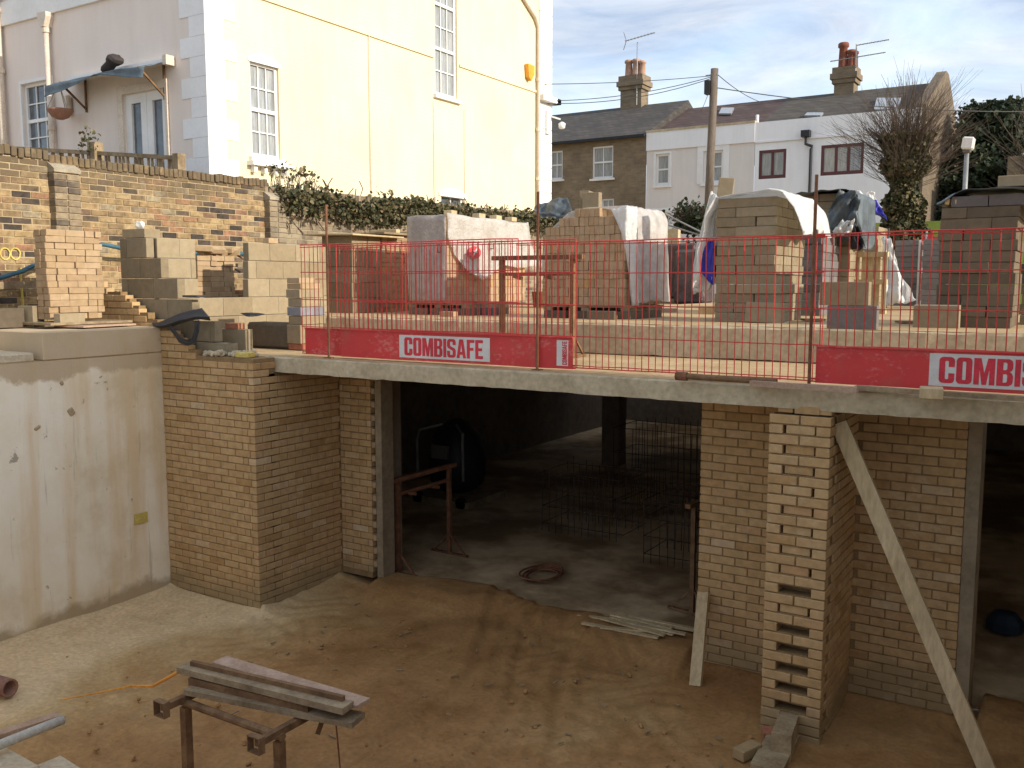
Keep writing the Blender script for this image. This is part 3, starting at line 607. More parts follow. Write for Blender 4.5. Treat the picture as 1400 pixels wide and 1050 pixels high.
def barrier(label, x0, x1, y, zt, toe=None, lab=None, bow=0):
    t = thing('mesh_barrier', label, 'barrier', (x0, y, ZB), 'red mesh barriers on the slab edge')
    n = int(round((x1-x0)/.06)); H = zt-ZB-.03
    for i in range(n+1):
        o = bpy.data.objects.new('wire', _wire); COL.objects.link(o); o.parent = t
        o.location = ((x1-x0)*i/n, bow*math.sin(math.pi*i/n)+J(.003), .02); o.rotation_euler = (J(.008), J(.006), 0); o.scale.z = H/1.085+J(.006)
    for k, fz in enumerate((0, .018, .25, .5, .75, .982, 1)):
        z = ZB+.025+H*fz; pts = [(x0+(x1-x0)*i/10, y+bow*math.sin(math.pi*i/10)+(-.006), z+J(.004)) for i in range(11)]
        m = MB(); m.tube(pts, .0055 if fz in (0,1) else .0045, 6); m.build('rail', 'fence_red', t)
    if toe:
        a, b = toe; m = MB(); m.box(a, b, y-.022, y-.016, ZB+.02, ZB+.295); m.box(a, b, y-.036, y-.022, ZB+.285, ZB+.295); o = m.build('toe_board', 'toe_red', t)
    for lb in (lab or []): (label_plate if lb[4] else label_side)(t, lb[0], lb[1], lb[2], lb[3], y-.0225)
    return t
barrier('red mesh barrier panel with red toe board beside the block pillar', -6.98, -4.33, YFN+.05, 3.80, (-6.92, -4.4))
barrier('red mesh barrier with white COMBISAFE plate standing above the wide basement opening', -6.40, -3.73, YFN, 3.775, (-6.38, -3.745),
        [(-5.63,-4.59,2.70,2.915,True),(-3.90,-3.79,2.70,2.92,False)])
barrier('red mesh barrier panel without toe board between the trestle and rusty rod', -4.36, -1.70, YFN+.06, 3.76, bow=.02)
barrier('red mesh barrier with COMBISAFE plate and toe board above the timber prop', -1.76, .90, YFN+.01, 3.765, (-1.72, .88), [(-.95,.09,2.70,2.925,True)])
for x, lab in ((-6.52, 'thin rusty upright rod by the block pillar'), (-4.08, 'thin rusty upright rod in front of the deck trestle'), (-1.755, 'thin rusty upright rod above the toothed brick pier')):
    t = thing('barrier_post', lab, 'post', (x, YFN-.05, ZB), 'rusty rods holding the barriers')
    MB().tube([(x,YFN-.05,ZB-.01),(x+.004,YFN-.05,4.18)], .0125, 8).build('rod', 'rebar', t); MB().box(x-.04, x+.04, YFN-.085, YFN-.015, ZB-.005, ZB+.006).build('foot_plate', 'rebar', t)

# things lying on the slab edge
a, b = onZ(927, 514, 2.69), onZ(1062, 522, 2.69)
t = thing('scaffold_tube', 'rusty scaffold tube with coupler lying on the slab edge', 'tube', (a.x, a.y, 2.66))
MB().tube([a, b], .024, 10).build('tube', 'rust', t); MB().tube([a-(b-a)*.02, a+(b-a)*.10], .034, 8).build('coupler', 'rebar', t)
a, b = onZ(1026, 524, 2.675), onZ(1172, 533, 2.675); tag(MB().bar(a, b, .05, .04).build('timber_batten', 'timber_pink'), 'thin reddish batten lying on the slab edge by the scaffold tube', 'batten')
a, b = onZ(1170, 530, 2.675), onZ(1400, 545, 2.675); tag(MB().bar(a, b+(b-a)*.6, .07, .03).build('timber_board', 'timber_grey'), 'dark board lying under the right barrier', 'board')
c = onZ(1271, 546, 2.655); tag(piece('timber_offcut', (c.x, c.y+.06, 2.655+.038), (.14,.15,.07), 'timber', None, (0,0,.15)), 'pale timber offcut on the slab edge above the prop', 'offcut')

# ================================================================== trestles
def trestle(name, label, o_, w_, h_, rz, mat, tall=True, arms=False):
    t = thing(name, label, 'trestle', o_); M_ = Matrix.Rotation(rz, 3, 'Z'); O = Vector(o_)
    T = lambda x, y, z: O+M_@Vector((x, y, z))
    s = .045
    for x in (-w_/2, w_/2):
        l = MB().bar(T(x,0,.0), T(x,0,h_-s), s, s).build('leg', mat, t)
        f = MB(); f.bar(T(x,-.28,.012), T(x,.28,.012), .04, .024); f.bar(T(x,-.24,.02), T(x,0,.26), .02, .02); f.bar(T(x,.24,.02), T(x,0,.26), .02, .02); f.build('foot', mat, l)
    MB().bar(T(-w_/2-.12,0,h_-s/2), T(w_/2+.12,0,h_-s/2), .06, s).build('top_bar', mat, t)
    MB().bar(T(-w_/2,0,h_-.19), T(w_/2,0,h_-.19), .035, .035).build('cross_bar', mat, t)
    for x in (-w_/4, w_/5): m = MB(); m.bar(T(x-.06,-.01,h_-.21), T(x+.05,-.03,h_-.235), .03, .035); m.build('clamp', mat, t)
    return t
P_ = onZ(737, 503, 2.655); a = onY(687, 350, 8.2); b = onY(783, 350, 8.2)
trestle('steel_trestle', 'rusty steel trestle standing on the deck behind the red barrier', ((a.x+b.x)/2, 8.2, 2.657), b.x-a.x, a.z-2.657, 0, 'rust')
c = (onZ(560, 788, .1)+onZ(600, 752, .1))/2
trestle('steel_trestle', 'red rusty trestle standing just inside the dark basement', (c.x, c.y, .09), .95, 1.12, R(88), 'rebar')
trestle('steel_trestle', 'dark trestle frame behind the plank against the brick wall', (-3.2, 9.0, .09), .8, 1.15, R(80), 'rust')

# foreground bench: steel frame with two square tubes pointing out and a pile of boards
t = thing('steel_bench', 'rusty steel bench frame with square tube ends on the muddy floor', 'bench', (-4.35, 3.8, 0)); ZT = .75
def fz(x, y, z): return onZ(x, y, z)
A, B_ = fz(247, 963, ZT), fz(388, 1003, ZT); yy = (A.y+B_.y)/2; A.y = yy; B_.y = yy
for p in (A, B_): l = MB().bar((p.x, yy, 0), (p.x, yy, ZT-.03), .052, .052).build('leg', 'rust', t); MB().box(p.x-.06, p.x+.06, yy-.06, yy+.06, -.005, .012).build('foot_plate', 'rust', l)
MB().tube([(A.x-.03, yy, ZT), (B_.x+.03, yy, ZT)], .026, 10).build('cross_tube', 'rust', t)
def open_tube(mb, a, b, s, wl):
    a, b = Vector(a), Vector(b)
    for sx, sy, w_, h_ in ((0,s/2-wl/2,s,wl),(0,-s/2+wl/2,s,wl),(s/2-wl/2,0,wl,s-2*wl),(-s/2+wl/2,0,wl,s-2*wl)):
        d = (b-a).normalized(); x = d.cross(Vector((0,0,1))).normalized(); y = Vector((0,0,1)); o_ = x*sx+y*sy; mb.bar(a+o_, b+o_, w_, h_)
for p in (A, B_):
    m = MB(); m.bar((p.x, yy-.17, ZT+.03), (p.x, yy+.52, ZT+.03), .042, .042); m.build('arm', 'rust', t); m = MB(); open_tube(m, (p.x-.0, yy-.20, ZT+.03), (p.x-.0, yy-.155, ZT+.03), .10, .007); m.build('square_tube', 'rust', t)
for x, y0_, dy in ((A.x, .40, .0), (B_.x, .40, 0)):
    m = MB(); m.bar((x+.02, yy+.3, ZT-.10), (x+.05, yy+.32, ZT+.0), .05, .03); m.build('clamp', 'rust', t)
MB().tube([(A.x, yy+.2, ZT+.075), (B_.x+.1, yy+.2, ZT+.075)], .018, 8).build('rail', 'rust', t)
ZD = ZT+.06
def board(name, label, p0, p1, z, w_, h_, mat):
    a, b = onZ(p0[0], p0[1], z), onZ(p1[0], p1[1], z); return tag(MB().bar(a, b, w_, h_).build(name, mat), label, 'board', 'boards stacked on the bench')
board('timber_board', 'pale chipped plank lowest in the pile on the bench', (262,940), (490,985), ZD+.02, .15, .035, 'timber_grey')
board('timber_board', 'dark plank with mortar splashes on the bench pile', (250,912), (476,968), ZD+.11, .11, .04, 'timber_grey')
board('timber_board', 'pinkish board topmost on the bench pile', (300,903), (497,962), ZD+.10, .12, .022, 'timber_pink')
board('timber_board', 'narrow dark strip lying along the bench pile', (262,906), (470,955), ZD+.145, .03, .03, 'rust')
a, b = onZ(262, 930, ZD+.055), onZ(425, 968, ZD+.055); tag(MB().bar(a, b, .06, .05).build('steel_channel', 'rust'), 'short rusty channel under the planks on the bench', 'channel')
a = onZ(245, 918, ZD+.05); b = onZ(180, 938, .02); tag(MB().tube([a, (a+b)/2-Vector((0,0,.05)), b, onZ(130, 948, .02), onZ(82, 957, .02)], [.011,.011,.011,.006,.005], 6).build('orange_rope', 'orange_rope'), 'orange rope hanging from the bench to the floor', 'rope')
a = onZ(465, 1050, 0); tag(MB().tube([onY(459,985,a.y), (a.x,a.y,.0)], .006, 6).build('steel_pin', 'rebar'), 'thin steel pin standing under the bench boards', 'pin')

# ================================================================== lower left foreground
a = onZ(14, 941, .11); m = MB(); d = Vector((-1,-.12,0)).normalized()
t = thing('clay_pipe', 'short terracotta pipe lying on the floor by the concrete wall', 'pipe', (a.x, a.y, 0))
prof = [(.075,0),(.075,.9)]; V = []; n = 18
for r_, k in ((.075,0),(.075,.9),(.06,.9),(.06,0)):
    for q in range(n): an = 2*math.pi*q/n; V.append(a+d*k+Vector((-d.y,d.x,0))*r_*math.cos(an)+_z*r_*math.sin(an))
m.add(V, [(i*n+q, i*n+(q+1)%n, ((i+1)%4)*n+(q+1)%n, ((i+1)%4)*n+q) for i in range(4) for q in range(n)]); m.build('pipe_wall', 'terracotta', t, True)
a, b = onZ(86, 984, .28), onZ(-60, 1042, .28); t = thing('white_pipe', 'dusty white plastic pipe propped on the pale stone block', 'pipe', (a.x, a.y, .2)); MB().tube([a, b], .034, 12).build('pipe_wall', 'pvc', t, True)
a, b = onZ(80, 978, .02), onZ(-20, 1010, .02); tag(MB().bar(a, b, .09, .03).build('timber_plank', 'timber_pink'), 'pinkish plank on the floor behind the white pipe', 'plank')
c = onZ(8, 1052, .2); tag(MB().cbox((c.x-.16, c.y-.05, .105), (.62,.42,.21), .012, Euler((0,0,-.05)).to_matrix()).build('stone_block', 'sand'), 'pale sandy stone block under the white pipe', 'block')
c = onZ(88, 1062, .05); tag(MB().cbox((c.x-.05, c.y-.12, .03), (.52,.5,.06), .01, Euler((0,0,-.1)).to_matrix()).build('paving_slab', 'sand'), 'flat broken sandy paving slab on the mud', 'slab')
m = MB()
for k in range(260):
    x, y = random.uniform(-8.4,1), random.uniform(3,7.4); s_ = random.choice((.008,.010,.012,.02)); m.cbox((x,y,.01), (s_*2,s_*1.5,s_), s_*.25, Euler((J(1),J(1),J(3))).to_matrix())
o = m.build('pebbles', 'mud'); o['kind'] = 'stuff'; o['label'] = 'small stones and crumbs on the mud'
m = MB()
for k in range(60):
    x, y = random.uniform(-6.5,-1), random.uniform(4.6,7.4); s_ = random.uniform(.03,.09); a_ = random.uniform(0,3.1); m.bar((x,y,.018), (x+s_*math.cos(a_), y+s_*math.sin(a_), .02), .012, .008)
o = m.build('splinters', 'timber_grey'); o['kind'] = 'stuff'; o['label'] = 'timber splinters trodden into the mud'

# ================================================================== props and planks by the right wall
a = onY(1147, 577, 6.93); b = onZ(1356, 1062, .0); 
tag(MB().bar((a.x,a.y,a.z-.005), (b.x,b.y,-.02), .115, .06, (0,-1,.2)).build('timber_prop', 'timber'), 'long pale timber prop leaning under the slab edge', 'prop')
a = onZ(951, 938, 0); b = onY(962, 810, 7.60); t = tag(MB().bar((a.x,a.y,.0), b, .10, .045, (0,-1,.1)).build('timber_plank', 'timber'), 'short plank leaning on the brick wall beside the opening', 'plank')
c = onZ(1090, 985, 0); d_ = onZ(1052, 1046, 0)
t = thing('concrete_kerb', 'narrow mortar stained block leading out from the pier foot', 'kerb', (c.x, c.y, 0))
MB().bar((c.x+.02, 6.74, .10), (d_.x+.05, 6.36, .10), .14, .2).build('upper_block', 'kerb', t); MB().bar((c.x-.0, 6.70, .02), (d_.x+.02, 6.1, .02), .22, .08).build('lower_block', 'kerb', t)
c = onZ(1017, 1040, 0); tag(piece('loose_brick', (c.x, c.y+.07, .045), (.1,.21,.075), 'brick_pit', None, (0,0,-.35)), 'loose brick lying on the mud by the pier foot', 'brick')
c = onZ(1052, 1012, 0); tag(piece('brick_offcut', (c.x-.01, c.y+.02, .04), (.1,.1,.07), 'brick_red', None, (.1,0,.4)), 'broken red brick between the kerb block and pier', 'brick')

# inside the basement
c = onZ(741, 788, .1); t = thing('hose_coil', 'brown hose lying in a coil on the basement floor', 'hose', (c.x, c.y, .1))
for k in range(4):
    MB().tube([(c.x+(.16+.02*k+.03*math.sin(q+k))*math.cos(q), c.y+(.22+.03*k)*math.sin(q), .115+.012*k) for q in np.linspace(0, 2*math.pi, 26)], .012, 5).build('loop', 'rebar', t)
for k in range(11):
    p = onZ(850+k*6+J(8), 862+J(8), .1); tag(MB().bar((p.x-.35+J(.1), p.y+J(.1), .115+.012*(k%4)), (p.x+.3+J(.1), p.y+J(.16), .12+.012*(k%4)), .05, .016).build('timber_lath', 'timber'), 'pale splintered lath in the heap at the opening', 'lath', 'laths heaped at the opening')
def rebar_cage(label, c, lx, ly, h_):
    t = thing('rebar_cage', label, 'rebar cage', (c[0], c[1], .09)); x0, y0_ = c[0]-lx/2, c[1]-ly/2
    for i in range(int(lx/.1)+1):
        for y in (y0_, y0_+ly): MB().tube([(x0+i*.1+J(.01), y, .09), (x0+i*.1+J(.02), y+J(.02), h_+J(.06))], .006, 5).build('upright', 'bar_dark', t)
    for k in range(4):
        z = .2+k*(h_-.25)/3; MB().tube([(x0,y0_,z),(x0+lx,y0_,z),(x0+lx,y0_+ly,z),(x0,y0_+ly,z),(x0,y0_,z)], .006, 5).build('hoop', 'bar_dark', t)
rebar_cage('rusty starter bar cage in the middle of the basement floor', (-5.55, 10.9), 1.2, .7, .95)
rebar_cage('taller rusty bar cage behind the coil of hose', (-5.1, 12.6), 1.6, .8, 1.35)
rebar_cage('rusty bar cage near the right brick wall inside the basement', (-3.9, 10.3), 1.0, .7, .9)
c = onZ(612, 690, .1); t = thing('plaster_mixer', 'dark tarped machine with grey tube handles in the basement', 'machine', (c.x, c.y, .1)); X_, Y_ = c.x-.1, c.y+.4
m = MB(); m.lathe((X_, Y_, .25), [(.25,0),(.42,.15),(.45,.5),(.36,.85),(.16,1.05),(.05,1.1)], 16); m.build('body', 'black', t, True)
for s_ in (-.42, .42): MB().tube([(X_+s_,Y_-.45,.5),(X_+s_,Y_-.46,1.05),(X_+s_*.95,Y_-.42,1.2),(X_+s_*.3,Y_-.2,1.28)], .022, 8).build('handle', 'steel', t)
MB().box(X_-.55, X_+.55, Y_-.5, Y_+.5, .1, .2).build('pallet_base', 'timber_grey', t)
MB().box(X_-.15, X_+.15, Y_-.47, Y_-.43, .8, 1.0).build('panel', 'block_grey', t)
for s_ in (-.4,.4): MB().tube([(X_+s_,Y_-.5,.17),(X_+s_,Y_-.44,.17)], .09, 12).build('wheel', 'black', t)
c = onZ(1372, 868, .1); m = MB(); m.lathe((c.x, c.y+.1, .09), [(.05,0),(.16,.03),(.17,.12),(.1,.2),(.02,.22)], 9); tag(m.build('blue_bag', 'blue_dark'), 'small blue bag on the floor in the right opening', 'bag')

# ================================================================== stacks on the deck
ZU = 2.985
def stack(name, label, x0, y0, lens, ny, courses, zb, mat, bl=(.44,.215,.1), group=None, jit=.013, cat='block stack', gap=.004, limit=290, lean=0, mats=None, missing=None):
    """dry stack, blocks laid flat: lens is the run of lengths along X in even courses, reversed in odd ones"""
    t = thing(name, label, cat, (x0, y0, zb), group); P = {}
    for k in range(courses):
        ls = lens if k % 2 == 0 else list(reversed(lens)); x = x0+J(jit)+lean*k
        for l in ls:
            dx = J(jit)*.6
            for j in range(ny):
                if missing and missing(x, j, k): continue
                mm = mat if not mats else mats(k, j); z = zb+k*(bl[2]+.003)+bl[2]/2
                piece('block' if bl[2] > .08 else 'brick', (x+l/2+dx, y0+j*(bl[1]+gap)+bl[1]/2+J(jit), z), (l, bl[1], bl[2]), mm, t, (0,0,J(.012)))
            x += l+gap
    return t
GB = 'block stacks on the raised deck'
stack('block_stack', 'tall tan block stack half covered by a white sheet', -3.57, 9.90, [.44,.215], 5, 13, ZU, 'block_tan', group=GB)
stack('block_stack', 'broad brown grey block stack with a dark cover on top', -1.31, 9.76, [.215,.44], 4, 11, ZU, 'block_brown', group=GB)
stack('block_stack', 'stack of dark grey blocks behind the tan sheeted stack', -3.46, 12.3, [.44], 4, 11, ZU, 'block_grey', group=GB)
c = onY(1097, 262, 13.2); stack('block_stack', 'high tan block stack with a slate tarp over its top', c.x, 13.25, [.44,.215], 4, 16, ZU, 'block_tan', group=GB)
c = onY(1172, 290, 16.0); stack('block_stack', 'tan block stack behind the upright pallet', c.x-.1, 16.0, [.44], 4, 13, ZU, 'block_tan', group=GB)
c = onY(1128, 345, 14.6); stack('block_stack', 'grey block stack wrapped at its edge behind the two loose blocks', c.x+.0, 14.7, [.44], 3, 9, ZU, 'block_grey', group=GB)
for pxl, n_, yy_, lab in ((1224, 8, 19.0, 'grey block pack with white edge strips by the green hoarding'), (1262, 8, 18.6, 'narrow grey block pack beside the red bunting')):
    c = onY(pxl, 330, yy_); t = stack('block_stack', lab, c.x, yy_, [.44], 3, n_+4, ZU, 'block_grey', group=GB)
    MB().box(c.x+.42, c.x+.455, yy_-.02, yy_+.02, ZU, ZU+(n_+4)*.103).build('edge_strip', 'label_white', t)
c = onY(1386, 330, 10.6); stack('block_stack', 'tan and grey block stack beyond the broad covered stack', c.x+.08, 10.75, [.44,.215], 3, 13, ZU, 'block_tan', group=GB, mats=lambda k, j: 'block_grey' if 3 < k < 9 else 'block_tan')
# two loose blocks on edge at the front of the deck
tag(piece('concrete_block', (-1.895, 8.93, ZU+.1075), (.44,.10,.215), 'block_grey', None, (0,0,.01)), 'grey block standing on edge under a tan block', 'block')
tag(piece('concrete_block', (-1.97, 8.93, ZU+.325), (.44,.10,.215), 'block_tan', None, (0,0,-.02)), 'tan block standing on edge upon a grey block', 'block')
c = onZ(1255, 450, ZU); tag(piece('concrete_block', (c.x+.1, 9.60, ZU+.1075), (.40,.10,.215), 'block_tan', None, (.05,0,0)), 'stained tan block leaning on the broad covered stack', 'block')
c = onZ(1033, 443, ZU); tag(piece('concrete_block', (c.x, 9.80, ZU+.1075), (.40,.10,.215), 'block_tan', None, (-.10,.03,.02)), 'tan block leaning on the sheeted stack foot', 'block')
# cover of the broad stack: a lid of grey blocks, a dark sheet, a timber and a loose block
zt = ZU+11*.103
t = thing('flat_blocks', 'grey blocks laid flat under the dark cover', 'blocks', (-1.2, 9.8, zt))
for x in (-1.09, -.77):
    for y in (9.87, 10.1, 10.33): piece('block', (x+.03, y, zt+.052), (.31,.215,.1), 'block_grey', t, (0,0,J(.02)))
def drape(name, path, y0, y1, nu, nv, wr, mat, parent=None, hem=0., front=0., seed=1, off=0., u0=0., u1=1., thick=.004, v0=0., v1=1.):
    """sheet hung over a path in XZ, running along Y, with folds; off lifts a print above it"""
    rs = np.random.RandomState(seed); ph = rs.uniform(0, 6.28, 12); fr = rs.uniform(2, 9, 12)
    P = [Vector((p[0], 0, p[1])) for p in path]; ls = [0]
    for a, b in zip(P, P[1:]): ls.append(ls[-1]+(b-a).length)
    def at(s):
        s = max(0, min(.9999, s))*ls[-1]
        for i in range(len(P)-1):
            if s <= ls[i+1]:
                d = (P[i+1]-P[i]).normalized(); return P[i].lerp(P[i+1], (s-ls[i])/(ls[i+1]-ls[i])), Vector((-d.z, 0, d.x))
    V = []
    for j in range(nv+1):
        v = v0+(v1-v0)*j/nv
        for i in range(nu+1):
            u = u0+(u1-u0)*i/nu; ends = .5-abs(u-.5); uu = .5+(u-.5)*(1+hem*(math.sin(v*7+ph[0])*.6+math.sin(v*17+ph[1])*.4)*(1 if ends < .3 else .2))
            p, n_ = at(uu); sag = (1-min(1, ends/.35))
            d = wr*(math.sin(v*fr[0]*3+ph[2]+u*4)*.5+math.sin(v*fr[1]*4+u*6+ph[3])*.3+math.sin(u*fr[2]*5+v*9+ph[4])*.35+math.sin(u*37+v*23+ph[5])*.16)*(.35+sag)
            y = y0+(y1-y0)*v+front*(math.sin(u*9+ph[6])*.6+math.sin(u*23+ph[7])*.4)*(1 if v < .2 else .3)
            V.append(p+n_*(d+off)+Vector((0,y,0)))
    m = MB(); m.add(V, [(j*(nu+1)+i, j*(nu+1)+i+1, (j+1)*(nu+1)+i+1, (j+1)*(nu+1)+i) for j in range(nv) for i in range(nu)])
    o = m.build(name, mat, parent, True); s_ = o.modifiers.new('s', 'SOLIDIFY'); s_.thickness = thick; s_.offset = 0; return o
def at_px(pts, Y): return [onY(x, y, Y) for x, y in pts]
def flap(name, label, rows, mat, cat='sheet', thick=.004, wr=.03, seed=2, group=None, parent=None):
    """rows of points in metres, subdivided and crumpled into a sheet"""
    rs = np.random.RandomState(seed); nv, nu = 18, 18; V = []
    A_ = [[Vector(p) for p in r_] for r_ in rows]; ph = rs.uniform(0, 6.3, 8)
    def bil(u, v):
        fi = v*(len(A_)-1); i = min(len(A_)-2, int(fi)); f_ = fi-i; r0, r1 = A_[i], A_[i+1]
        gj = u*(len(r0)-1); j = min(len(r0)-2, int(gj)); g_ = gj-j
        return r0[j].lerp(r0[j+1], g_).lerp(r1[j].lerp(r1[j+1], g_), f_)
    for j in range(nv+1):
        for i in range(nu+1):
            u, v = i/nu, j/nv; p = bil(u, v); d = wr*(math.sin(u*11+v*4+ph[0])+.6*math.sin(v*13-u*7+ph[1])+.4*math.sin(u*29+v*17+ph[2]))
            V.append(p+Vector((d*.4, -d, d*.4)))
    m = MB(); m.add(V, [(j*(nu+1)+i, j*(nu+1)+i+1, (j+1)*(nu+1)+i+1, (j+1)*(nu+1)+i) for j in range(nv) for i in range(nu)])
    o = m.build(name, mat, parent, True); s_ = o.modifiers.new('s', 'SOLIDIFY'); s_.thickness = thick
    return tag(o, label, cat, group) if label else o
tag(drape('dark_cover', [(-1.34,zt+.04),(-1.10,zt+.16),(-.7,zt+.155),(-.52,zt+.13),(-.38,zt-.03)], 9.72, 10.6, 30, 14, .02, 'tarp', front=.03, seed=4), 'dark curled sheet over the broad block stack', 'sheet')
c = onY(1345, 265, 9.9); tag(piece('concrete_block', (-.62, 9.95, zt+.23), (.44,.22,.1), 'block_tan', None, (0,0,.02)), 'tan block weighing down the dark curled sheet', 'block')
t = thing('timber_pieces', 'short bright timber pieces on the broad stack corner', 'timber', (-1.25, 9.85, zt))
for k in range(4): piece('offcut', (-1.25+.045*k, 9.86+J(.02), zt+.05+J(.01)), (.04,.2,.06), 'timber', t, (J(.3),J(.4),J(.6)))
# white sheet over the tan stack
zt5 = ZU+13*.103; path5 = [(-3.80,zt5-.98),(-3.74,zt5-.6),(-3.68,zt5-.2),(-3.58,zt5+.02),(-3.35,zt5+.05),(-3.0,zt5+.075),(-2.84,zt5+.04),(-2.72,zt5-.12),(-2.62,zt5-.40)]
t = thing('polythene_sheet', 'white polythene sheet with blue print draped over the tan stack', 'sheet', (-3.2, 10.3, zt5))
drape('sheet', path5, 9.83, 11.05, 70, 40, .035, 'poly', t, hem=.10, front=.05, seed=9)
F0 = [[onY(x,y,10.06-.02*k) for k,(x,y) in enumerate(rw)] for rw in ([(972,262),(976,264),(981,268)],[(962,300),(968,302),(976,304)],[(952,340),(962,342),(974,342)],[(946,372),(958,376),(974,378)],[(948,402),(958,400),(970,396)])]
flap('side_fall', None, F0, 'poly', wr=.015, seed=9, parent=t)
F1 = [[onY(x,y,9.99) for x,y in rw] for rw in ([(969,329),(972,329),(976,328)],[(955,352),(964,350),(976,350)],[(955,368),(965,372),(976,376)],[(968,384),(972,388),(976,390)])]
flap('blue_print', None, F1, 'blue_print', wr=.008, seed=10, parent=t, thick=.002)
o = drape('blue_mark', path5, 9.83, 11.05, 12, 14, .035, 'blue_print', t, hem=.0, front=0, seed=9, off=.006, u0=.06, u1=.22, v0=.15, v1=.55, thick=.002); 
c = onY(1000, 258, 10.5); tag(piece('concrete_block', (c.x-.03, 10.4, zt5+.16), (.17,.215,.215), 'block_tan', None, (0,.1,.3)), 'tan block on top of the white sheet beside the pole', 'block')
# tarp, torn sheets and pallet around the taller rear stacks
zt6 = ZU+16*.103; xt = onY(1097, 262, 13.2).x
tag(drape('slate_tarp', [(xt-.1,zt6-.02),(xt+.3,zt6+.03),(xt+.66,zt6+.02),(xt+.78,zt6-.05),(xt+.80,zt6-.5),(xt+.76,zt6-.75)], 13.0, 14.2, 30, 20, .03, 'tarp', hem=.06, front=.08, seed=3), 'slate grey tarp over the high tan stack', 'tarp')
flap('slate_tarp', 'slate tarp flap hanging off the high stack with a torn edge', [at_px([(1148,258),(1168,262),(1176,275)],12.9), at_px([(1132,290),(1155,298),(1172,292)],12.95), at_px([(1128,338),(1150,330),(1185,336)],13.1)], 'tarp', 'tarp', wr=.04)
flap('torn_sheet', 'pale torn sheet corner under the slate tarp flap', [at_px([(1152,300),(1160,303),(1168,300)],12.8), at_px([(1136,318),(1152,322),(1164,320)],12.8)], 'poly')
flap('torn_sheet', 'black torn sheet tail hanging over the pallet', [at_px([(1158,300),(1164,300),(1172,306)],12.86), at_px([(1160,318),(1170,320),(1178,326)],12.86), at_px([(1166,340),(1175,342),(1184,338)],12.86)], 'black', seed=5)
flap('torn_sheet', 'white torn sheet blowing off the stack with blue print at its tip', [at_px([(1166,262),(1182,262),(1196,263)],15.7), at_px([(1170,272),(1186,278),(1200,276)],15.7), at_px([(1174,284),(1190,286),(1206,286)],15.7)], 'poly', seed=6)
flap('printed_tip', 'violet blue printed end of the torn white sheet', [at_px([(1188,276),(1196,273),(1203,280)],15.6), at_px([(1184,287),(1196,289),(1207,290)],15.6), at_px([(1200,293),(1208,296),(1213,302)],15.6)], 'blue_print', 'print', seed=7, wr=.02)
flap('polythene_sheet', 'white polythene sheet trailing from a rear stack to the deck', [at_px([(1206,324),(1212,324),(1220,334)],15.4), at_px([(1207,350),(1216,350),(1228,362)],15.2), at_px([(1208,392),(1226,392),(1244,398)],14.9), at_px([(1208,414),(1230,416),(1252,412)],14.7)], 'poly', wr=.05, seed=8)
c = onZ(1158, 424, ZU); Yp = 13.6; a, b = onY(1157, 346, Yp), onY(1214, 346, Yp)
t = thing('timber_pallet', 'wooden pallet standing on edge among the rear stacks', 'pallet', (a.x, Yp, ZU)); W_ = b.x-a.x; Hh = a.z-ZU
for k in range(6): MB().box(a.x+W_*k/6+.01, a.x+W_*(k+1)/6-.02, Yp+.09, Yp+.108, ZU, ZU+Hh).build('slat', 'timber', t)
for k in (0, .48, .93): MB().box(a.x, a.x+W_, Yp, Yp+.088, ZU+Hh*k, ZU+Hh*k+.07).build('bearer', 'timber', t)
MB().box(a.x+W_*.93, a.x+W_, Yp-.02, Yp-.002, ZU, ZU+Hh).build('end_slat', 'timber', t)
for pxs, pys, lab in (((1210,1250),420,'flat board under the trailing white sheet'), ((1228,1268),440,'flat board on the deck beside the broad stack'), ((1098,1125),437,'flat board on the deck by the rusty rod')):
    a, b = onZ(pxs[0], pys, ZU+.02), onZ(pxs[1], pys, ZU+.02); tag(MB().bar(a, b, .18, .022).build('flat_board', 'timber_grey'), lab, 'board')

# ------------------------------------------------------------------ orange brick pack
def edge_pack(t, x0, y0, nx, ny, nz, zb, mat, topcut=None):
    """bricks on edge, headers to the front: the visible skin as single bricks, the heart as one part"""
    heart = MB()
    for k in range(nz):
        off = J(.012)
        for i in range(nx):
            for j in range(ny):
                if topcut and topcut(i, j, k): continue
                c = (x0+(i+.5)*.067+off+J(.003), y0+(j+.5)*.218+J(.006), zb+(k+.5)*.1045); d = (.065,.215,.1025); r_ = (J(.01),J(.01),J(.02))
                if (j == 0 or i == nx-1 or k >= nz-2) and len(t.children) < 295: piece('brick', c, d, mat, t, r_)
                elif j == 1 or i >= nx-2 or k >= nz-3: heart.cbox(c, d, .003, Euler(r_).to_matrix())
    if heart.v: o = heart.build('brick_courses', mat, t); o['kind'] = 'stuff'
def bearers(label, x0, x1, y0, mat='block_brown'):
    t = thing('loaded_pallet', label, 'pallet', (x0, y0, ZU)); zt_ = ZU+.155
    for k in range(5): MB().box(x0+.0, x1, y0+.02+k*.22, y0+.14+k*.22, zt_-.022, zt_).build('slat', 'timber_grey', t)
    for k in range(3): x = x0+(x1-x0)*(.02+.37*k); MB().box(x, x+.30, y0-.03, y0+.9, ZU, ZU+.09).build('bearer_block', mat, t)
    for k in range(3): x = x0+(x1-x0)*(.0+.45*k); MB().box(x, x+.1, y0+.0, y0+1.0, ZU+.092, zt_-.024).build('bearer', 'timber_grey', t)
yO = 9.9; aO, bO = onY(745, 400, yO), onY(858, 400, yO); nx = int((bO.x-aO.x)/.067)
bearers('pallet on grey bearers under the orange brick pack', aO.x-.02, bO.x+.03, yO)
def cutO(i, j, k):
    if k == 10: return not (6 <= i <= 10) or j > 2
    if k == 9: return i < 3 or (i > 13)
    return False
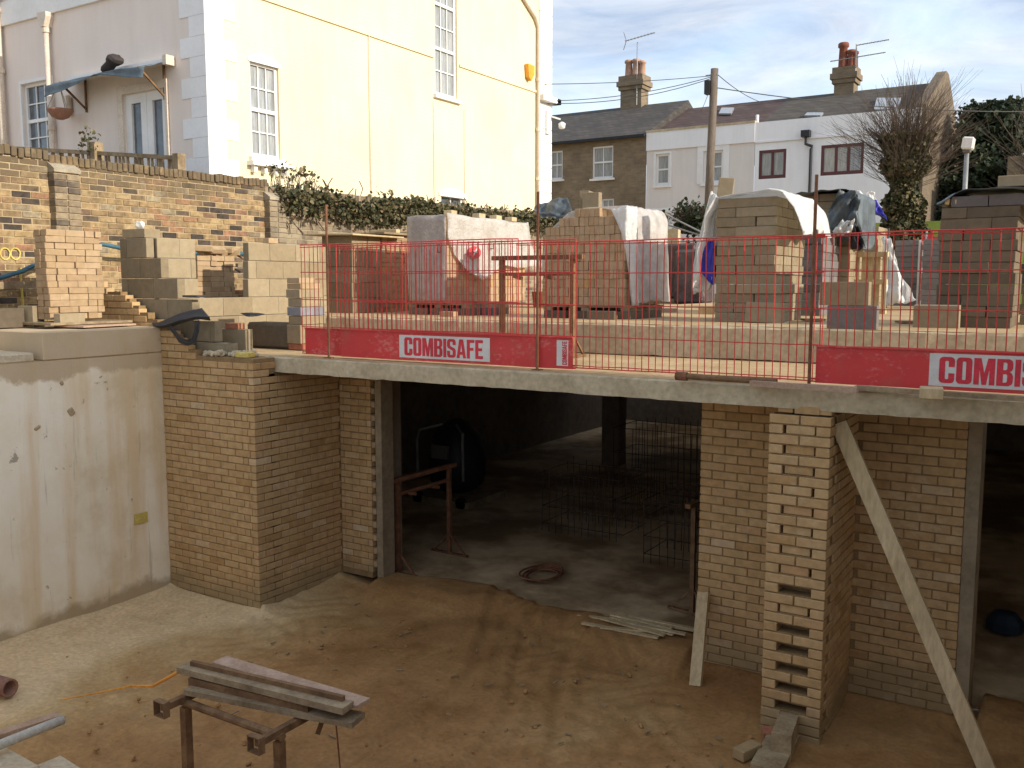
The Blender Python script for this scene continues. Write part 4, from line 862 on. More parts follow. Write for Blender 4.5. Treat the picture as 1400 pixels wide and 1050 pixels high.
t = thing('brick_pack', 'pack of orange buff bricks on edge with its front open', 'brick pack', (aO.x, yO, ZU+.155))
edge_pack(t, aO.x, yO, nx, 5, 11, ZU+.157, 'brick_orange', cutO)
zo = ZU+.157+11*.1045; xr = aO.x+nx*.067
t = thing('polythene_hood', 'milky polythene hood folded back over the orange brick pack', 'sheet', (aO.x, yO, zo))
drape('hood', [(aO.x-.10,zo-.75),(aO.x-.05,zo-.3),(aO.x+.25,zo-.02),(aO.x+.5,zo+.02),(xr-.02,zo+.02),(xr+.05,zo-.1),(xr+.07,zo-.6),(xr+.09,zo-1.12)], yO+.1, yO+1.15, 60, 24, .025, 'poly_clear', t, hem=.03, front=.05, seed=12, thick=.002)
flap('hood_flap', None, [[(xr-.18,yO-.01,zo-.02),(xr+.03,yO-.02,zo),(xr+.08,yO+.15,zo)], [(xr-.03,yO-.03,zo-.3),(xr+.05,yO-.03,zo-.32),(xr+.09,yO+.15,zo-.3)], [(xr+.03,yO+.05,zo-.75),(xr+.06,yO+.02,zo-.8),(xr+.10,yO+.15,zo-.8)], [(xr+.05,yO+.10,zo-1.15),(xr+.07,yO+.1,zo-1.16),(xr+.11,yO+.18,zo-1.15)]], 'poly', wr=.012, seed=14, parent=t)
c = onY(797, 280, yO+.5)
tag(piece('concrete_block', (c.x, yO+.62, zo+.135), (.12,.3,.25), 'block_tan', None, (0,0,.2)), 'tan block standing upright behind another on the orange pack', 'block')
tag(piece('concrete_block', (c.x+.17, yO+.42, zo+.115), (.22,.1,.215), 'block_tan', None, (0,0,.05)), 'square tan block standing upright on the orange pack', 'block')
# slate sheet lying on a rear pack, seen above the hood
yS = 13.5; flap('slate_sheet', 'slate grey sheet bundled on a pack below the ivy', [at_px([(731,283),(752,273),(776,270)],yS), at_px([(730,290),(756,290),(783,290)],yS-.2), at_px([(742,297),(760,298),(782,297)],yS-.3)], 'tarp', wr=.03, seed=21)
flap('slate_sheet', 'slate grey sheet tip showing behind the upright tan block', [at_px([(824,285),(835,284),(840,285)],14), at_px([(824,292),(838,291),(847,292)],13.8)], 'tarp', wr=.02, seed=22)
a, b = onY(738, 300, 13.6), onY(780, 300, 13.6); t = stack('brick_stack', 'buff brick stack carrying the slate sheet bundle', a.x, 13.7, [.215]*2, 6, 18, ZU, 'brick_buff', (.215,.1025,.065), cat='brick stack', jit=.004)

# ------------------------------------------------------------------ white wrapped pack
xw0, xw1, yW = -7.93, -7.32, 10.0; zW = ZU+.16
bearers('pallet on grey bearers under the white wrapped brick pack', xw0-.02, xw1+.35, yW)
t = thing('brick_pack', 'brick pack under white shrink wrap with red round print', 'brick pack', (xw0, yW, zW))
Lw = onX(720, 390, xw1).y-yW; nyw = int(Lw/.067); heart = MB()
for k in range(11):
    for j in range(nyw):
        c = (xw1-.1075+J(.004), yW+(j+.5)*.067, zW+(k+.5)*.1045)
        if k < 6: piece('brick', c, (.215,.065,.1025), 'brick_orange', t, (J(.01),0,J(.02)))
        else: heart.cbox(c, (.215,.065,.1025), .003)
heart.box(xw0+.01, xw1-.22, yW+.012, yW+Lw-.01, zW, zW+1.13)
o = heart.build('brick_courses', 'brick_orange', t); o['kind'] = 'stuff'
zq = zW+1.155
m = MB(); 
t = thing('shrink_wrap', 'milky white shrink wrap hood with red print over brick pack', 'wrap', (xw0, yW, zW))
flap('front_wrap', None, [[(xw0-.02,yW-.015,zq),(xw0+.3,yW-.02,zq+.005),(xw1+.015,yW-.015,zq)], [(xw0-.03,yW-.02,zq-.6),(xw0+.3,yW-.025,zq-.6),(xw1+.02,yW-.02,zq-.6)], [(xw0-.0,yW-.02,zW+.02),(xw0+.3,yW-.02,zW),(xw1+.01,yW-.02,zW+.02)]], 'poly_grey', wr=.005, seed=31, parent=t)
flap('top_wrap', None, [[(xw0-.02,yW-.015,zq),(xw1-.2,yW-.015,zq+.01),(xw1+.02,yW-.015,zq+.0)], [(xw0,yW+1,zq),(xw1-.2,yW+1,zq+.03),(xw1+.03,yW+1,zq)], [(xw0,yW+Lw,zq),(xw1-.2,yW+Lw,zq+.02),(xw1+.03,yW+Lw,zq)]], 'poly_clear', wr=.012, seed=32, parent=t)
side = [[(xw1+.03,yW+f_*Lw,zq+.012) for f_ in (0,.2,.4,.6,.8,1.0)], [(xw1+.04,yW+f_*Lw,zq-.3) for f_ in (.0,.2,.4,.62,.85,1.03)], [(xw1+.05,yW+f_*Lw,zq-d_) for f_, d_ in ((.05,.5),(.2,.62),(.4,.6),(.62,.5),(.85,.55),(1.1,.5))], [(xw1+.07,yW+f_*Lw,zq-d_) for f_, d_ in ((.12,.62),(.2,.75),(.38,.86),(.60,.62),(.85,.68),(1.18,.62))]]
flap('side_wrap', None, side, 'poly_mid', wr=.028, seed=33, parent=t)
def disc(parent, c, ry, rz, mat):
    m = MB(); n = 22; m.add([c]+[(c[0]+.004*math.sin(k), c[1]+ry*math.cos(2*math.pi*k/n), c[2]+rz*math.sin(2*math.pi*k/n)) for k in range(n)], [(0,1+k,1+(k+1)%n) for k in range(n)])
    o = m.build('round_print', mat, parent); s_ = o.modifiers.new('s','SOLIDIFY'); s_.thickness = .002
c = onX(649, 345, xw1+.085); disc(t, (c.x, c.y, c.z), .15, .085, 'red_print')
m = MB(); m.bar((c.x+.006, c.y-.06, c.z-.06), (c.x+.006, c.y+.06, c.z+.065), .01, .018); m.bar((c.x+.006, c.y-.05, c.z+.02), (c.x+.006, c.y+.05, c.z+.0), .008, .012); m.build('print_line', 'label_white', t)
for pxk, pyk in ((600, 345), (672, 340)):
    c = onY(600, 345, yW-.03) if pxk == 600 else onX(pxk, pyk, xw1+.085); m = MB()
    if pxk == 600:
        for dx, dz, w_, h_ in ((0,0,.05,.008),(0,.1,.05,.008),(-.025,.05,.008,.1),(.025,.05,.008,.1)): m.box(c.x+dx-w_/2, c.x+dx+w_/2, c.y-.002, c.y+.002, c.z+dz-h_/2, c.z+dz+h_/2)
    else:
        for dy, dz, w_, h_ in ((0,0,.1,.01),(-.05,.04,.01,.08),(.05,.04,.01,.08)): m.box(c.x-.002, c.x+.002, c.y+dy-w_/2, c.y+dy+w_/2, c.z+dz-h_/2, c.z+dz+h_/2)
    m.build('print_mark', 'black', t)
for f_ in (.12,.45,.66,.86): tag(piece('timber_offcut', (xw1-.1, yW+Lw*f_, zq+.05), (.12,.16,.06), 'timber', None, (0,0,J(.3))), 'timber offcut weighing down the white shrink wrap', 'offcut', 'offcuts on the white wrapped pack')
m = MB(); m.box(xw1-.25, xw1+.0, yW-.0, yW+Lw, zW-.0, zW)   # (thin bed, hidden)
# loose bricks, blocks and buckets along the deck front
for pxk, pyk, dm, mt, lab in ((575,428,(.30,.1,.1),'block_brown','grey block lying before the white wrapped pack'), (610,433,(.215,.1,.065),'brick_orange','orange brick lying on the deck before the wrapped pack'),
        (660,431,(.44,.1,.1),'block_grey','long grey block lying beside the deck trestle'), (536,424,(.22,.1,.20),'brick_buff','squat buff block pile before the brick stack'), (556,420,(.12,.1,.22),'brick_buff','upright buff brick before the brick stack'),
        (505,427,(.32,.16,.08),'brick_red','red rubble heap before the board covered stack'), (470,424,(.2,.14,.2),'block_brown','brown block standing beside the rusty rod'), (440,426,(.12,.14,.2),'block_tan','tan block stub beside the block pillar'),
        (905,411,(.3,.12,.09),'timber','timber baulk lying in front of dark wrapped pack'), (905,427,(.36,.14,.06),'timber_pink','pinkish board lying on the sandy deck'), (820,437,(.34,.12,.1),'block_brown','brown block lying at the deck front below the orange pack')):
    c = onZ(pxk, pyk, ZU); nm = 'loose_brick' if 'brick' in mt else ('timber_baulk' if 'timber' in mt else 'concrete_block')
    tag(piece(nm, (c.x, c.y+dm[1]/2, ZU+dm[2]/2), dm, mt, None, (0,0,J(.15))), lab, 'brick' if 'brick' in mt else ('timber' if 'timber' in mt else 'block'))
c = onZ(728, 420, ZU); m = MB(); m.lathe((c.x, c.y+.3, ZU), [(.14,0),(.17,.26),(.18,.27),(.16,.28),(.15,.25)], 18); tag(m.build('rubble_bucket', 'brick_red', None, True), 'reddish bucket standing between the two brick packs', 'bucket')
# dark wrapped pack further back
a, b = onZ(882, 411.5, ZU), onZ(950, 411.5, ZU); yD = (a.y+b.y)/2-1.4; a, b = onY(882, 400, yD), onY(950, 400, yD); zd = onY(910, 333, yD).z
t = thing('wrapped_pack', 'pack in dark brown shrink wrap on the sandy deck', 'pack', (a.x, yD, ZU))
m = MB(); V = []; 
m.cbox(((a.x+b.x)/2, yD+.5, (ZU+zd)/2+.04), (b.x-a.x, 1.0, zd-ZU-.08), .05); m.build('wrapping', 'dark_wrap', t); MB().box(a.x+.02, b.x-.02, yD+.02, yD+.9, ZU, ZU+.08).build('pallet', 'timber_grey', t)
a, b = onY(955, 410, 12.2), onY(975, 410, 12.2); MBp = MB().box(a.x, b.x+.1, 12.2, 12.6, ZU, ZU+.09); tag(MBp.build('pallet_end', 'timber'), 'low pallet end showing beside the sheeted stack', 'pallet')

# ================================================================== blockwork and stacks at the left of the deck
BX, BZ = -8.90, 2.56
def blockwork(t, axis, plane, facing, u0, z0, rows, mat='block', bd=.1):
    """rows: (start, end, offset of the first joint)"""
    for k, segs in enumerate(rows):
        for s_, e, off in segs:
            u = s_-off
            while u < e-.02:
                a, b = max(u, s_), min(u+.44, e); u += .45
                if b-a < .03: continue
                n_ = plane-facing*bd/2+J(.002); c = ((a+b)/2, n_, z0+k*.225+.1125) if axis == 'X' else (n_, (a+b)/2, z0+k*.225+.1125)
                piece('block', c, (b-a, bd, .215) if axis == 'X' else (bd, b-a, .215), mat, t)
t = thing('block_wall', 'pale concrete block wall with a low gap along the deck edge', 'wall', (BX, 7.8, BZ))
full = 9.42
rows = [[(6.72, full, .0)], [(6.72, full, .22)], [(6.72, full, 0)], [(6.72, 7.26, .22), (8.02, full, .1)], [(6.72, 7.24, .0), (8.03, full, .32)], [(6.72, 7.24, .15), (8.04, full, .1)]]
blockwork(t, 'Y', BX, 1, 0, BZ, rows)
m = MB()
for k, segs in enumerate(rows):
    for s_, e, _o in segs: m.box(BX-.092, BX-.008, s_+.004, e-.004, BZ+k*.225+.002, BZ+k*.225+.223)
m.build('mortar', 'mortar_grey', t)
t = thing('block_wall', 'stepped concrete block wall end facing the pit', 'wall', (-8.9, 6.65, BZ))
ends = [-7.62, -7.85, -8.2, -8.43, -8.69, -8.93]
rows = [[(-9.40, e, .1+.225*(k % 2))] for k, e in enumerate(ends)]
blockwork(t, 'X', 6.6, -1, 0, BZ, rows, 'block_tan')
m = MB()
for k, e in enumerate(ends): m.box(-9.392, e-.008, 6.608, 6.692, BZ+k*.225+.002, BZ+k*.225+.22)
m.build('mortar', 'mortar_grey', t)
zc = BZ+6*.225
tag(piece('concrete_block', (-9.17, 6.72, zc+.05), (.36,.22,.10), 'block', None, (0,0,.08)), 'block laid flat on top of the stepped block wall', 'block')
m = MB(); c = Vector((-9.13, 6.68, zc+.14)); rs = random.Random(4); V = []
bmx = bmesh.new(); bmesh.ops.create_icosphere(bmx, subdivisions=2, radius=.05)
for v in bmx.verts: v.co = c+v.co*(rs.uniform(.6, 1.3))
me = bpy.data.meshes.new('paper'); bmx.to_mesh(me); bmx.free(); me.materials.append(MAT['poly']); tag(link('crumpled_paper', me), 'crumpled white and blue packaging on the flat block', 'litter')
# light buff brick stack on the capping, its base board and blocks
def side_stack(name, label, X, y0, y1, z0, nc, dx, mat, board=None):
    """dry brick stack whose long side faces +X"""
    t = thing(name, label, 'brick stack', (X, y0, z0)); 
    for k in range(nc):
        z = z0+k*.0665+.0325; y = y0+J(.008)-(random.choice((0,.105)) if k % 2 else 0)
        while y < y1-.03:
            l = random.choice((.215,.215,.215,.1025)); a, b = max(y, y0+J(.006)), min(y+l, y1+J(.02)); y += l+.006
            if b-a < .04: continue
            xj = J(.01)+.015*math.sin(k*.5); piece('brick', (X-.051+xj, (a+b)/2, z), (.1025, b-a, .065), mat, t, (J(.01),J(.01),J(.03)))
        for q in range(1, int(dx/.108)): piece('brick', (X-.052-q*.107, y0+.1075+J(.01), z), (.1025,.215,.065), mat, t, (0,0,J(.03)))
    return t
a, b = onX(66, 400, -9.17), onX(141, 400, -9.17)
side_stack('brick_stack', 'tall leaning stack of buff bricks on the concrete capping', -9.17, a.y, b.y, 3.03, 14, .26, 'brick_buff')
tag(MB().cbox((-9.2, 5.93, 2.99), (.5,.95,.028), .004).build('base_board', 'timber_grey'), 'dark board under the tall buff brick stack', 'board')
tag(MB().cbox((-8.98, 5.98, 2.962), (.42,.7,.018), .003, Euler((0,0,.15)).to_matrix()).build('timber_board', 'timber_pink'), 'reddish board end poking from below the buff stack', 'board')
c = onX(97, 426, -9.0); tag(piece('concrete_block', (-9.03, c.y, 3.045), (.1,.30,.1), 'block', None, (0,0,.1)), 'grey block lying at the foot of the buff stack', 'block')
c = onX(40, 428, -9.45); tag(piece('concrete_block', (-9.5, c.y+.05, 3.06), (.22,.14,.22), 'block_tan', None, (0,0,.15)), 'rough tan block beside the buff brick stack', 'block')
c = onX(12, 428, -9.5); tag(piece('concrete_block', (-9.55, c.y-.05, 3.05), (.22,.36,.2), 'block_brown', None, (0,0,.05)), 'mossy brown block near the blue pipe', 'block')
a, b = onX(270, 370, -9.75), onX(321, 370, -9.75)
t = side_stack('brick_stack', 'small buff brick stack behind the low gap in block wall', -9.75, a.y, b.y, 2.83, 14, .26, 'brick_buff')
for k in range(6): piece('brick', (-9.8+J(.05), a.y+.12+k*.1, 2.83+14*.0665+.03+(.02 if k % 2 else .05)), (.1025,.215,.065), 'brick_buff', t, (J(.3),J(.5),random.uniform(0,3)))
# damp proof sheet curled over the steps
t = thing('damp_sheet', 'black curled damp proof sheet over the brick steps', 'sheet', (-8.1, 6.45, 2.7))
def yp(pts, Y): return [onY(x, y, Y) for x, y in pts]
flap('sheet', None, [yp([(206,441),(222,438),(240,431),(262,424),(276,421)],6.50), yp([(212,446),(228,444),(246,438),(268,433),(287,434)],6.36), yp([(218,449),(234,447),(250,441),(270,437),(287,438)],6.40)], 'dpc', wr=.006, seed=41, parent=t)
flap('front_tail', None, [yp([(229,446),(236,455),(245,468),(258,473),(268,468),(272,452),(273,438)],6.40), yp([(232,441),(240,452),(248,461),(257,465),(263,462),(266,450),(266,438)],6.38)], 'dpc', wr=.004, seed=42, parent=t)
c = onY(258, 405, 6.55); tag(MB().cbox((c.x, 6.62, c.z), (.24,.12,.02), .004).build('sheet_offcut', 'dpc'), 'black sheet offcut on a block wall step', 'offcut')
# grey block and lump in the deck corner, block pillar
a, b = onY(275, 455, 6.9), onY(335, 455, 6.9); tag(piece('concrete_block', ((a.x+b.x)/2, 6.95, 2.65+.13), (b.x-a.x,.1,.26), 'block', None, (0,0,.02)), 'grey block on edge behind the brick wall head', 'block')
c = onY(319, 437, 6.93); tag(piece('loose_brick', (c.x, 6.95, 2.65+.26+.033), (.2,.1,.065), 'brick_red', None, (0,0,.05)), 'red brick lying on the grey block', 'brick')
a, b = onY(336, 445, 7.6), onY(398, 445, 7.6); m = MB(); m.cbox(((a.x+b.x)/2, 7.75, 2.65+.15), (b.x-a.x,.3,.3), .03); o = m.build('concrete_lump', 'block_brown'); tag(o, 'rough dark concrete lump between grey block and block pillar', 'block')
flap('grey_sheet', 'thin grey sheet lying on the concrete lump', [yp([(328,428),(342,427),(362,429)],7.58), yp([(336,432),(345,433),(356,431)],7.54)], 'tarp', wr=.005, seed=44)
t = thing('block_pillar', 'pillar of stacked blocks and bricks with one blue course by barrier', 'block stack', (-7.6, 7.55, 2.65)); X_ = onY(412, 440, 7.55).x; x_l = onY(393, 440, 7.55).x; ye = onX(445, 440, X_).y
hs = [(.215,'block'),(.10,'block'),(.10,'block_blue'),(.10,'block'),(.10,'block'),(.065,'brick_buff'),(.065,'brick_buff')]; MAT['block_blue'] = MAT['brick_blue']; z = 2.655
for k, (h_, mt) in enumerate([(.07,'brick_red')]+hs):
    y_a, y_b = 7.55+J(.01), ye+J(.03)-(.08*max(0, k-5))
    while y_a < y_b-.1:
        l = min(random.choice((.22,.3,.44)), y_b-y_a); piece('block' if h_ > .08 else 'brick', ((X_+x_l)/2+J(.008), y_a+l/2, z+h_/2), (X_-x_l-(.02 if k > 6 else 0), l-.006, h_-.004), mt, t, (0,0,J(.02))); y_a += l
    z += h_
# board covered block stack and brick stack beyond
yL = 9.9; a, b = onY(440, 360, yL), onY(481, 360, yL); xL0, xL1 = a.x, b.x; ztL = onY(460, 312, yL).z; nL = int((ztL-ZU)/.218)
t = thing('block_stack', 'big tan blocks stacked under a flat board by the old wall', 'block stack', (xL0, yL, ZU), GB); yLe = onX(520, 360, xL1).y
for k in range(nL):
    y = yL-(0 if k % 2 else .11)
    while y < yLe-.05:
        s_, e = max(y, yL), min(y+.44, yLe); y += .445
        if e-s_ > .05: piece('block', ((xL0+xL1)/2+J(.01), (s_+e)/2, ZU+k*.218+.1075), (xL1-xL0, e-s_-.005, .213), 'block_tan', t, (0,0,J(.01)))
zL = ZU+nL*.218; tag(MB().cbox(((xL0+xL1)/2-.02, (yL+yLe)/2+.1, zL+.014), (xL1-xL0+.35, yLe-yL+.55, .024), .004, Euler((0,.02,.03)).to_matrix()).build('cover_board', 'timber'), 'flat plywood board on top of the big tan blocks', 'board')
X_ = xL1-.02; y0_, y1_ = onX(522, 360, X_).y, onX(560, 360, X_).y+.4
t = side_stack('brick_stack', 'old yellow brick stack with battens on top beside wrapped pack', X_, y0_, y1_, ZU, 17, .5, 'brick_orange')
zb_ = ZU+17*.0665; tag(MB().cbox((X_-.2, (y0_+y1_)/2, zb_+.02), (.6, y1_-y0_+.1, .03), .004).build('cover_board', 'timber_grey'), 'thin board capping the old yellow brick stack', 'board')
for f_, nb in ((.25,'near'),(.75,'far')): tag(MB().cbox((X_-.15, y0_+(y1_-y0_)*f_, zb_+.06), (.5,.09,.05), .004).build('timber_batten', 'timber'), 'batten lying across the yellow brick stack, %s' % ('next to the plywood board' if nb == 'near' else 'next to the wrapped pack'), 'batten')

# ================================================================== old boundary wall
WX = -10.4
def soldier(t, y0, y1, z, dz, mat):
    m = MB(); y = y0; k = 0
    while y < y1:
        zz = z+dz*(y-y0)/(y1-y0); m.cbox((WX-.15, y+.034, zz+.05+J(.008)), (.34+J(.02),.066,.11), .008, Euler((J(.04),J(.03),J(.04))).to_matrix()); y += .075
    o = m.build('coping_bricks', mat, t); o['kind'] = 'stuff'
def old_wall(label, y0, y1, z1, dz, mat, mort, pier, vis_z):
    t = thing('boundary_wall', label, 'wall', (WX, y0, 2.8)); top = lambda y: z1+dz*(y-y0)/(y1-y0)
    m = MB(); m.add([(WX-.007,y0,2.7),(WX-.007,y1,2.7),(WX-.007,y1,top(y1)),(WX-.007,y0,top(y0)),(WX-.31,y0,2.7),(WX-.31,y1,2.7),(WX-.31,y1,top(y1)),(WX-.31,y0,top(y0))], [(0,1,2,3),(4,5,6,7),(0,1,5,4),(1,2,6,5),(2,3,7,6),(3,0,4,7)]); m.build('mortar', mort, t)
    nc = int((z1+max(dz,0)-2.8)/.075)+1; P = course_wall('Y', WX, 1, y0, y1, 2.8, nc, off_even=.05, off_odd=.16, top=lambda u: top(u)+.03, jit=.006)
    lay(t, P, 'brick', mat, 290, key=lambda p: depth(p[0])+(8 if p[0][2] < vis_z else 0)+(6 if p[0][1] < 5.4 else 0))
    soldier(t, y0, y1, top(y0), dz, mat)
    if pier:
        py = pier; h_ = top(py)-.08
        m = MB(); m.box(WX-.05, WX+.10, py-.155, py+.155, 2.7, h_); m.build('pier_mortar', mort, t)
        for k in range(int((h_-2.75)/.075)):
            z = 2.8+k*.075+.0375
            if z > h_-.02: break
            for q in (-1, 1): piece('pier_brick', (WX+.055+J(.004), py+q*.084+J(.003), z), (.12,.158,.065), 'brick_grey', t, (0,0,J(.02)))
        m = MB(); m.prism([(WX+.13,h_-.02),(WX+.13,h_+.02),(WX-.0,h_+.10),(WX-.0,h_-.02)], py-.17, py+.17); m.build('pier_cap', 'mortar_grey', t)
    return t
old_wall('old yellow stock brick wall beside the blue pipe and yellow paint', 3.2, 6.42, 4.86, -.03, 'brick_old', 'mortar_old', None, 3.5)
old_wall('old yellow and black stock brick wall between two piers', 6.42, 9.74, 4.79, .02, 'brick_old', 'mortar_old', 6.57, 3.6)
old_wall('weathered grey brown garden wall topped by ivy', 9.74, 20.9, 4.72, .15, 'brick_grey', 'mortar_grey', 9.88, 3.9)
# hose, timber rail and paint rings along the wall
tag(MB().tube([onX(-60,388,-10.1), onX(0,380,-10.1), onX(30,371,-10.1), onX(60,356,-10.1), onX(140,334,-10.1), onX(165,339,-10.1), onX(270,347,-10.1), onX(325,346,-10.1), onX(345,350,-10.1)], .026, 8).build('blue_pipe', 'blue_pipe', None, True), 'blue water pipe slung along the old brick wall', 'pipe')
a, b = onX(-40, 392, -10.0), onX(57, 388, -10.0); tag(MB().bar(a, b, .05, .08).build('timber_rail', 'timber_grey'), 'grey timber rail along the foot of the old wall', 'rail')
a, b = onX(320, 346, -10.15), onX(345, 362, -10.15); tag(MB().tube([a, b], .012, 6).build('rusty_bar', 'rebar'), 'thin rusty bar slanting below the blue pipe', 'bar')
t = thing('paint_mark', 'yellow sprayed rings on the old brick wall', 'paint', (WX, 5.8, 3.7))
for pxk in (7, 21):
    c = onX(pxk, 347, WX+.008); MB().tube([(c.x, c.y+.055*math.cos(q), c.z+.065*math.sin(q)) for q in np.linspace(0, 6.28, 20)], .010, 4).build('ring', 'yellow', t)
a, b = onX(27, 366, WX+.01), onX(31, 420, WX+.01); MB().bar(a, b, .01, .05, (1,0,0)).build('drip', 'yellow', t)
c = onX(370, 328, -9.9); tag(piece('loose_brick', (-8.95, onX(370, 331, -8.95).y, BZ+6*.225+.033), (.1,.18,.065), 'brick_buff', None, (0,0,.1)), 'pale brick lying on the block wall', 'brick')

def leaf_mass(mb, pts_fn, n, size, flat=.5):
    for k in range(n):
        c, up = pts_fn(); s_ = size*random.uniform(.6,1.5); e = Euler((random.uniform(-1.3,1.3), random.uniform(-1.3,1.3), random.uniform(0,6.28))).to_matrix()
        mb.add([c+e@Vector(p)*s_ for p in ((-.5,-.55,0),(.5,-.55,0),(.62,.1,.12),(0,.75,-.05),(-.62,.1,.12))], [(0,1,2,3,4)])
# ivy along the wall head
t = thing('ivy_bush', 'dark green ivy growing along the garden wall head', 'ivy', (WX, 13, 4.8)); m = MB()
def ivp():
    y = 9.9+(20.9-9.9)*random.random()**1.0; h_ = .12+.05*math.sin(y*2.1)+.045*math.sin(y*5.3)+.03*math.sin(y*11.7)+(.12 if random.random() < .06 else 0)
    if y < 10.6: h_ *= .8
    top_ = 4.72+.15*(y-9.74)/11.2
    z = top_-.34*random.random()**1.5-.1*max(0, math.sin(y*1.7))+random.random()*h_; 
    return Vector((WX+.12+random.uniform(-.35,.22)*(1-.3*abs(z-top_)), y, z)), None
leaf_mass(m, ivp, 11000, .042); m.build('foliage', 'ivy', t)
m = MB()
for k in range(70):
    y = random.uniform(9.9,20.8); p = [Vector((WX+.03, y, 4.1+random.random()*.4))]
    for q in range(5): p.append(p[-1]+Vector((J(.04), J(.15), .12)))
    m.tube(p, .008, 4)
m.build('stems', 'twig', t)
m = MB(); c0 = onX(532, 290, WX+.1)
leaf_mass(m, lambda: (Vector((WX+.08+J(.08), c0.y+random.gauss(0,.16), c0.z+random.gauss(0,.13))), None), 800, .038); m.build('hanging_foliage', 'ivy', t)
t = thing('bare_shrub', 'bare twiggy shrub rising from the ivy under the sash window', 'shrub', (WX-.2, 10.4, 4.7)); m = MB(); lf = MB()
for k in range(60):
    y = random.uniform(10.0,10.9); p = [Vector((WX-.15+J(.1), y, 4.75))]; d = Vector((J(.25), J(.5), 1)).normalized()
    for q in range(6): p.append(p[-1]+d*random.uniform(.05,.12)*(1-.5*abs(y-10.4))); d = (d+Vector((J(.3),J(.35),J(.1)))).normalized()
    m.tube(p, [.006-.0008*i for i in range(7)], 4)
    for q in range(2): c = p[random.randrange(2,7)]+Vector((J(.05),J(.05),J(.05))); leaf_mass(lf, lambda: (c, None), 1, .04)
m.build('twigs', 'twig', t); lf.build('foliage', 'ivy', t)

# ================================================================== buildings
def pt(ax, pl, fc, u, n, z): return (pl+fc*n, u, z) if ax == 'Y' else (u, pl+fc*n, z)
def wbox(mb, ax, pl, fc, u0, u1, n0, n1, z0, z1):
    a, b = pt(ax,pl,fc,u0,n0,z0), pt(ax,pl,fc,u1,n1,z1); return mb.box(min(a[0],b[0]),max(a[0],b[0]),min(a[1],b[1]),max(a[1],b[1]),min(a[2],b[2]),max(a[2],b[2]))
def wall_open(name, ax, pl, fc, u0, u1, z0, z1, ops, mat, parent, dep=.12):
    us = sorted({u0,u1}|{v for o in ops for v in o[:2]}); zs = sorted({z0,z1}|{v for o in ops for v in o[2:4]}); m = MB()
    for a, b in zip(us, us[1:]):
        for c, d in zip(zs, zs[1:]):
            if any(o[0]-1e-6 <= a and b <= o[1]+1e-6 and o[2]-1e-6 <= c and d <= o[3]+1e-6 for o in ops): continue
            m.add([pt(ax,pl,fc,u,0,z) for u, z in ((a,c),(b,c),(b,d),(a,d))], [(0,1,2,3)])
    for o in ops:
        for (ua,za),(ub,zb_) in (((o[0],o[2]),(o[1],o[2])),((o[1],o[2]),(o[1],o[3])),((o[1],o[3]),(o[0],o[3])),((o[0],o[3]),(o[0],o[2]))):
            m.add([pt(ax,pl,fc,ua,0,za),pt(ax,pl,fc,ub,0,zb_),pt(ax,pl,fc,ub,-dep,zb_),pt(ax,pl,fc,ua,-dep,za)], [(0,1,2,3)])
    return m.build(name, mat, parent)
def window(parent, ax, pl, fc, o, cols, rows, fmat='white_paint', gmat='glass_net', fw=.055, bw=.022, rec=.07, sill=True, surround=0, splits=(), sillmat=None, name='window', smat=None):
    u0,u1,z0,z1 = o; m = MB()
    for a,b,c,d in ((u0,u0+fw,z0,z1),(u1-fw,u1,z0,z1),(u0+fw,u1-fw,z0,z0+fw*1.3),(u0+fw,u1-fw,z1-fw,z1)): wbox(m,ax,pl,fc,a,b,-rec-.05,-rec+.02,c,d)
    w_ = m.build(name, fmat, parent)
    wbox(MB(),ax,pl,fc,u0,u1,-rec-.04,-rec-.02,z0,z1).build('pane', gmat, w_)
    iu0,iu1,iz0,iz1 = u0+fw,u1-fw,z0+fw*1.3,z1-fw
    for k in range(1, cols): u = iu0+(iu1-iu0)*k/cols; wbox(MB(),ax,pl,fc,u-bw/2,u+bw/2,-rec-.015,-rec+.005,iz0,iz1).build('glazing_bar', fmat, w_)
    for k in range(1, rows): z = iz0+(iz1-iz0)*k/rows; wbox(MB(),ax,pl,fc,iu0,iu1,-rec-.012,-rec+.008,z-bw/2,z+bw/2).build('glazing_bar', fmat, w_)
    for f_ in splits: z = iz0+(iz1-iz0)*f_; wbox(MB(),ax,pl,fc,iu0,iu1,-rec-.02,-rec+.025,z-.03,z+.03).build('meeting_rail', fmat, w_)
    if sill: wbox(MB(),ax,pl,fc,u0-.08,u1+.08,-rec+.02,.08,z0-.075,z0-.002).build('sill', sillmat or fmat, w_)
    if surround:
        m = MB(); s_ = surround
        for a,b,c,d in ((u0-s_,u0-.002,z0,z1+s_),(u1+.002,u1+s_,z0,z1+s_),(u0-.002,u1+.002,z1+.002,z1+s_)): wbox(m,ax,pl,fc,a,b,0.001,.03,c,d)
        m.build('surround', smat or fmat, w_)
    return w_
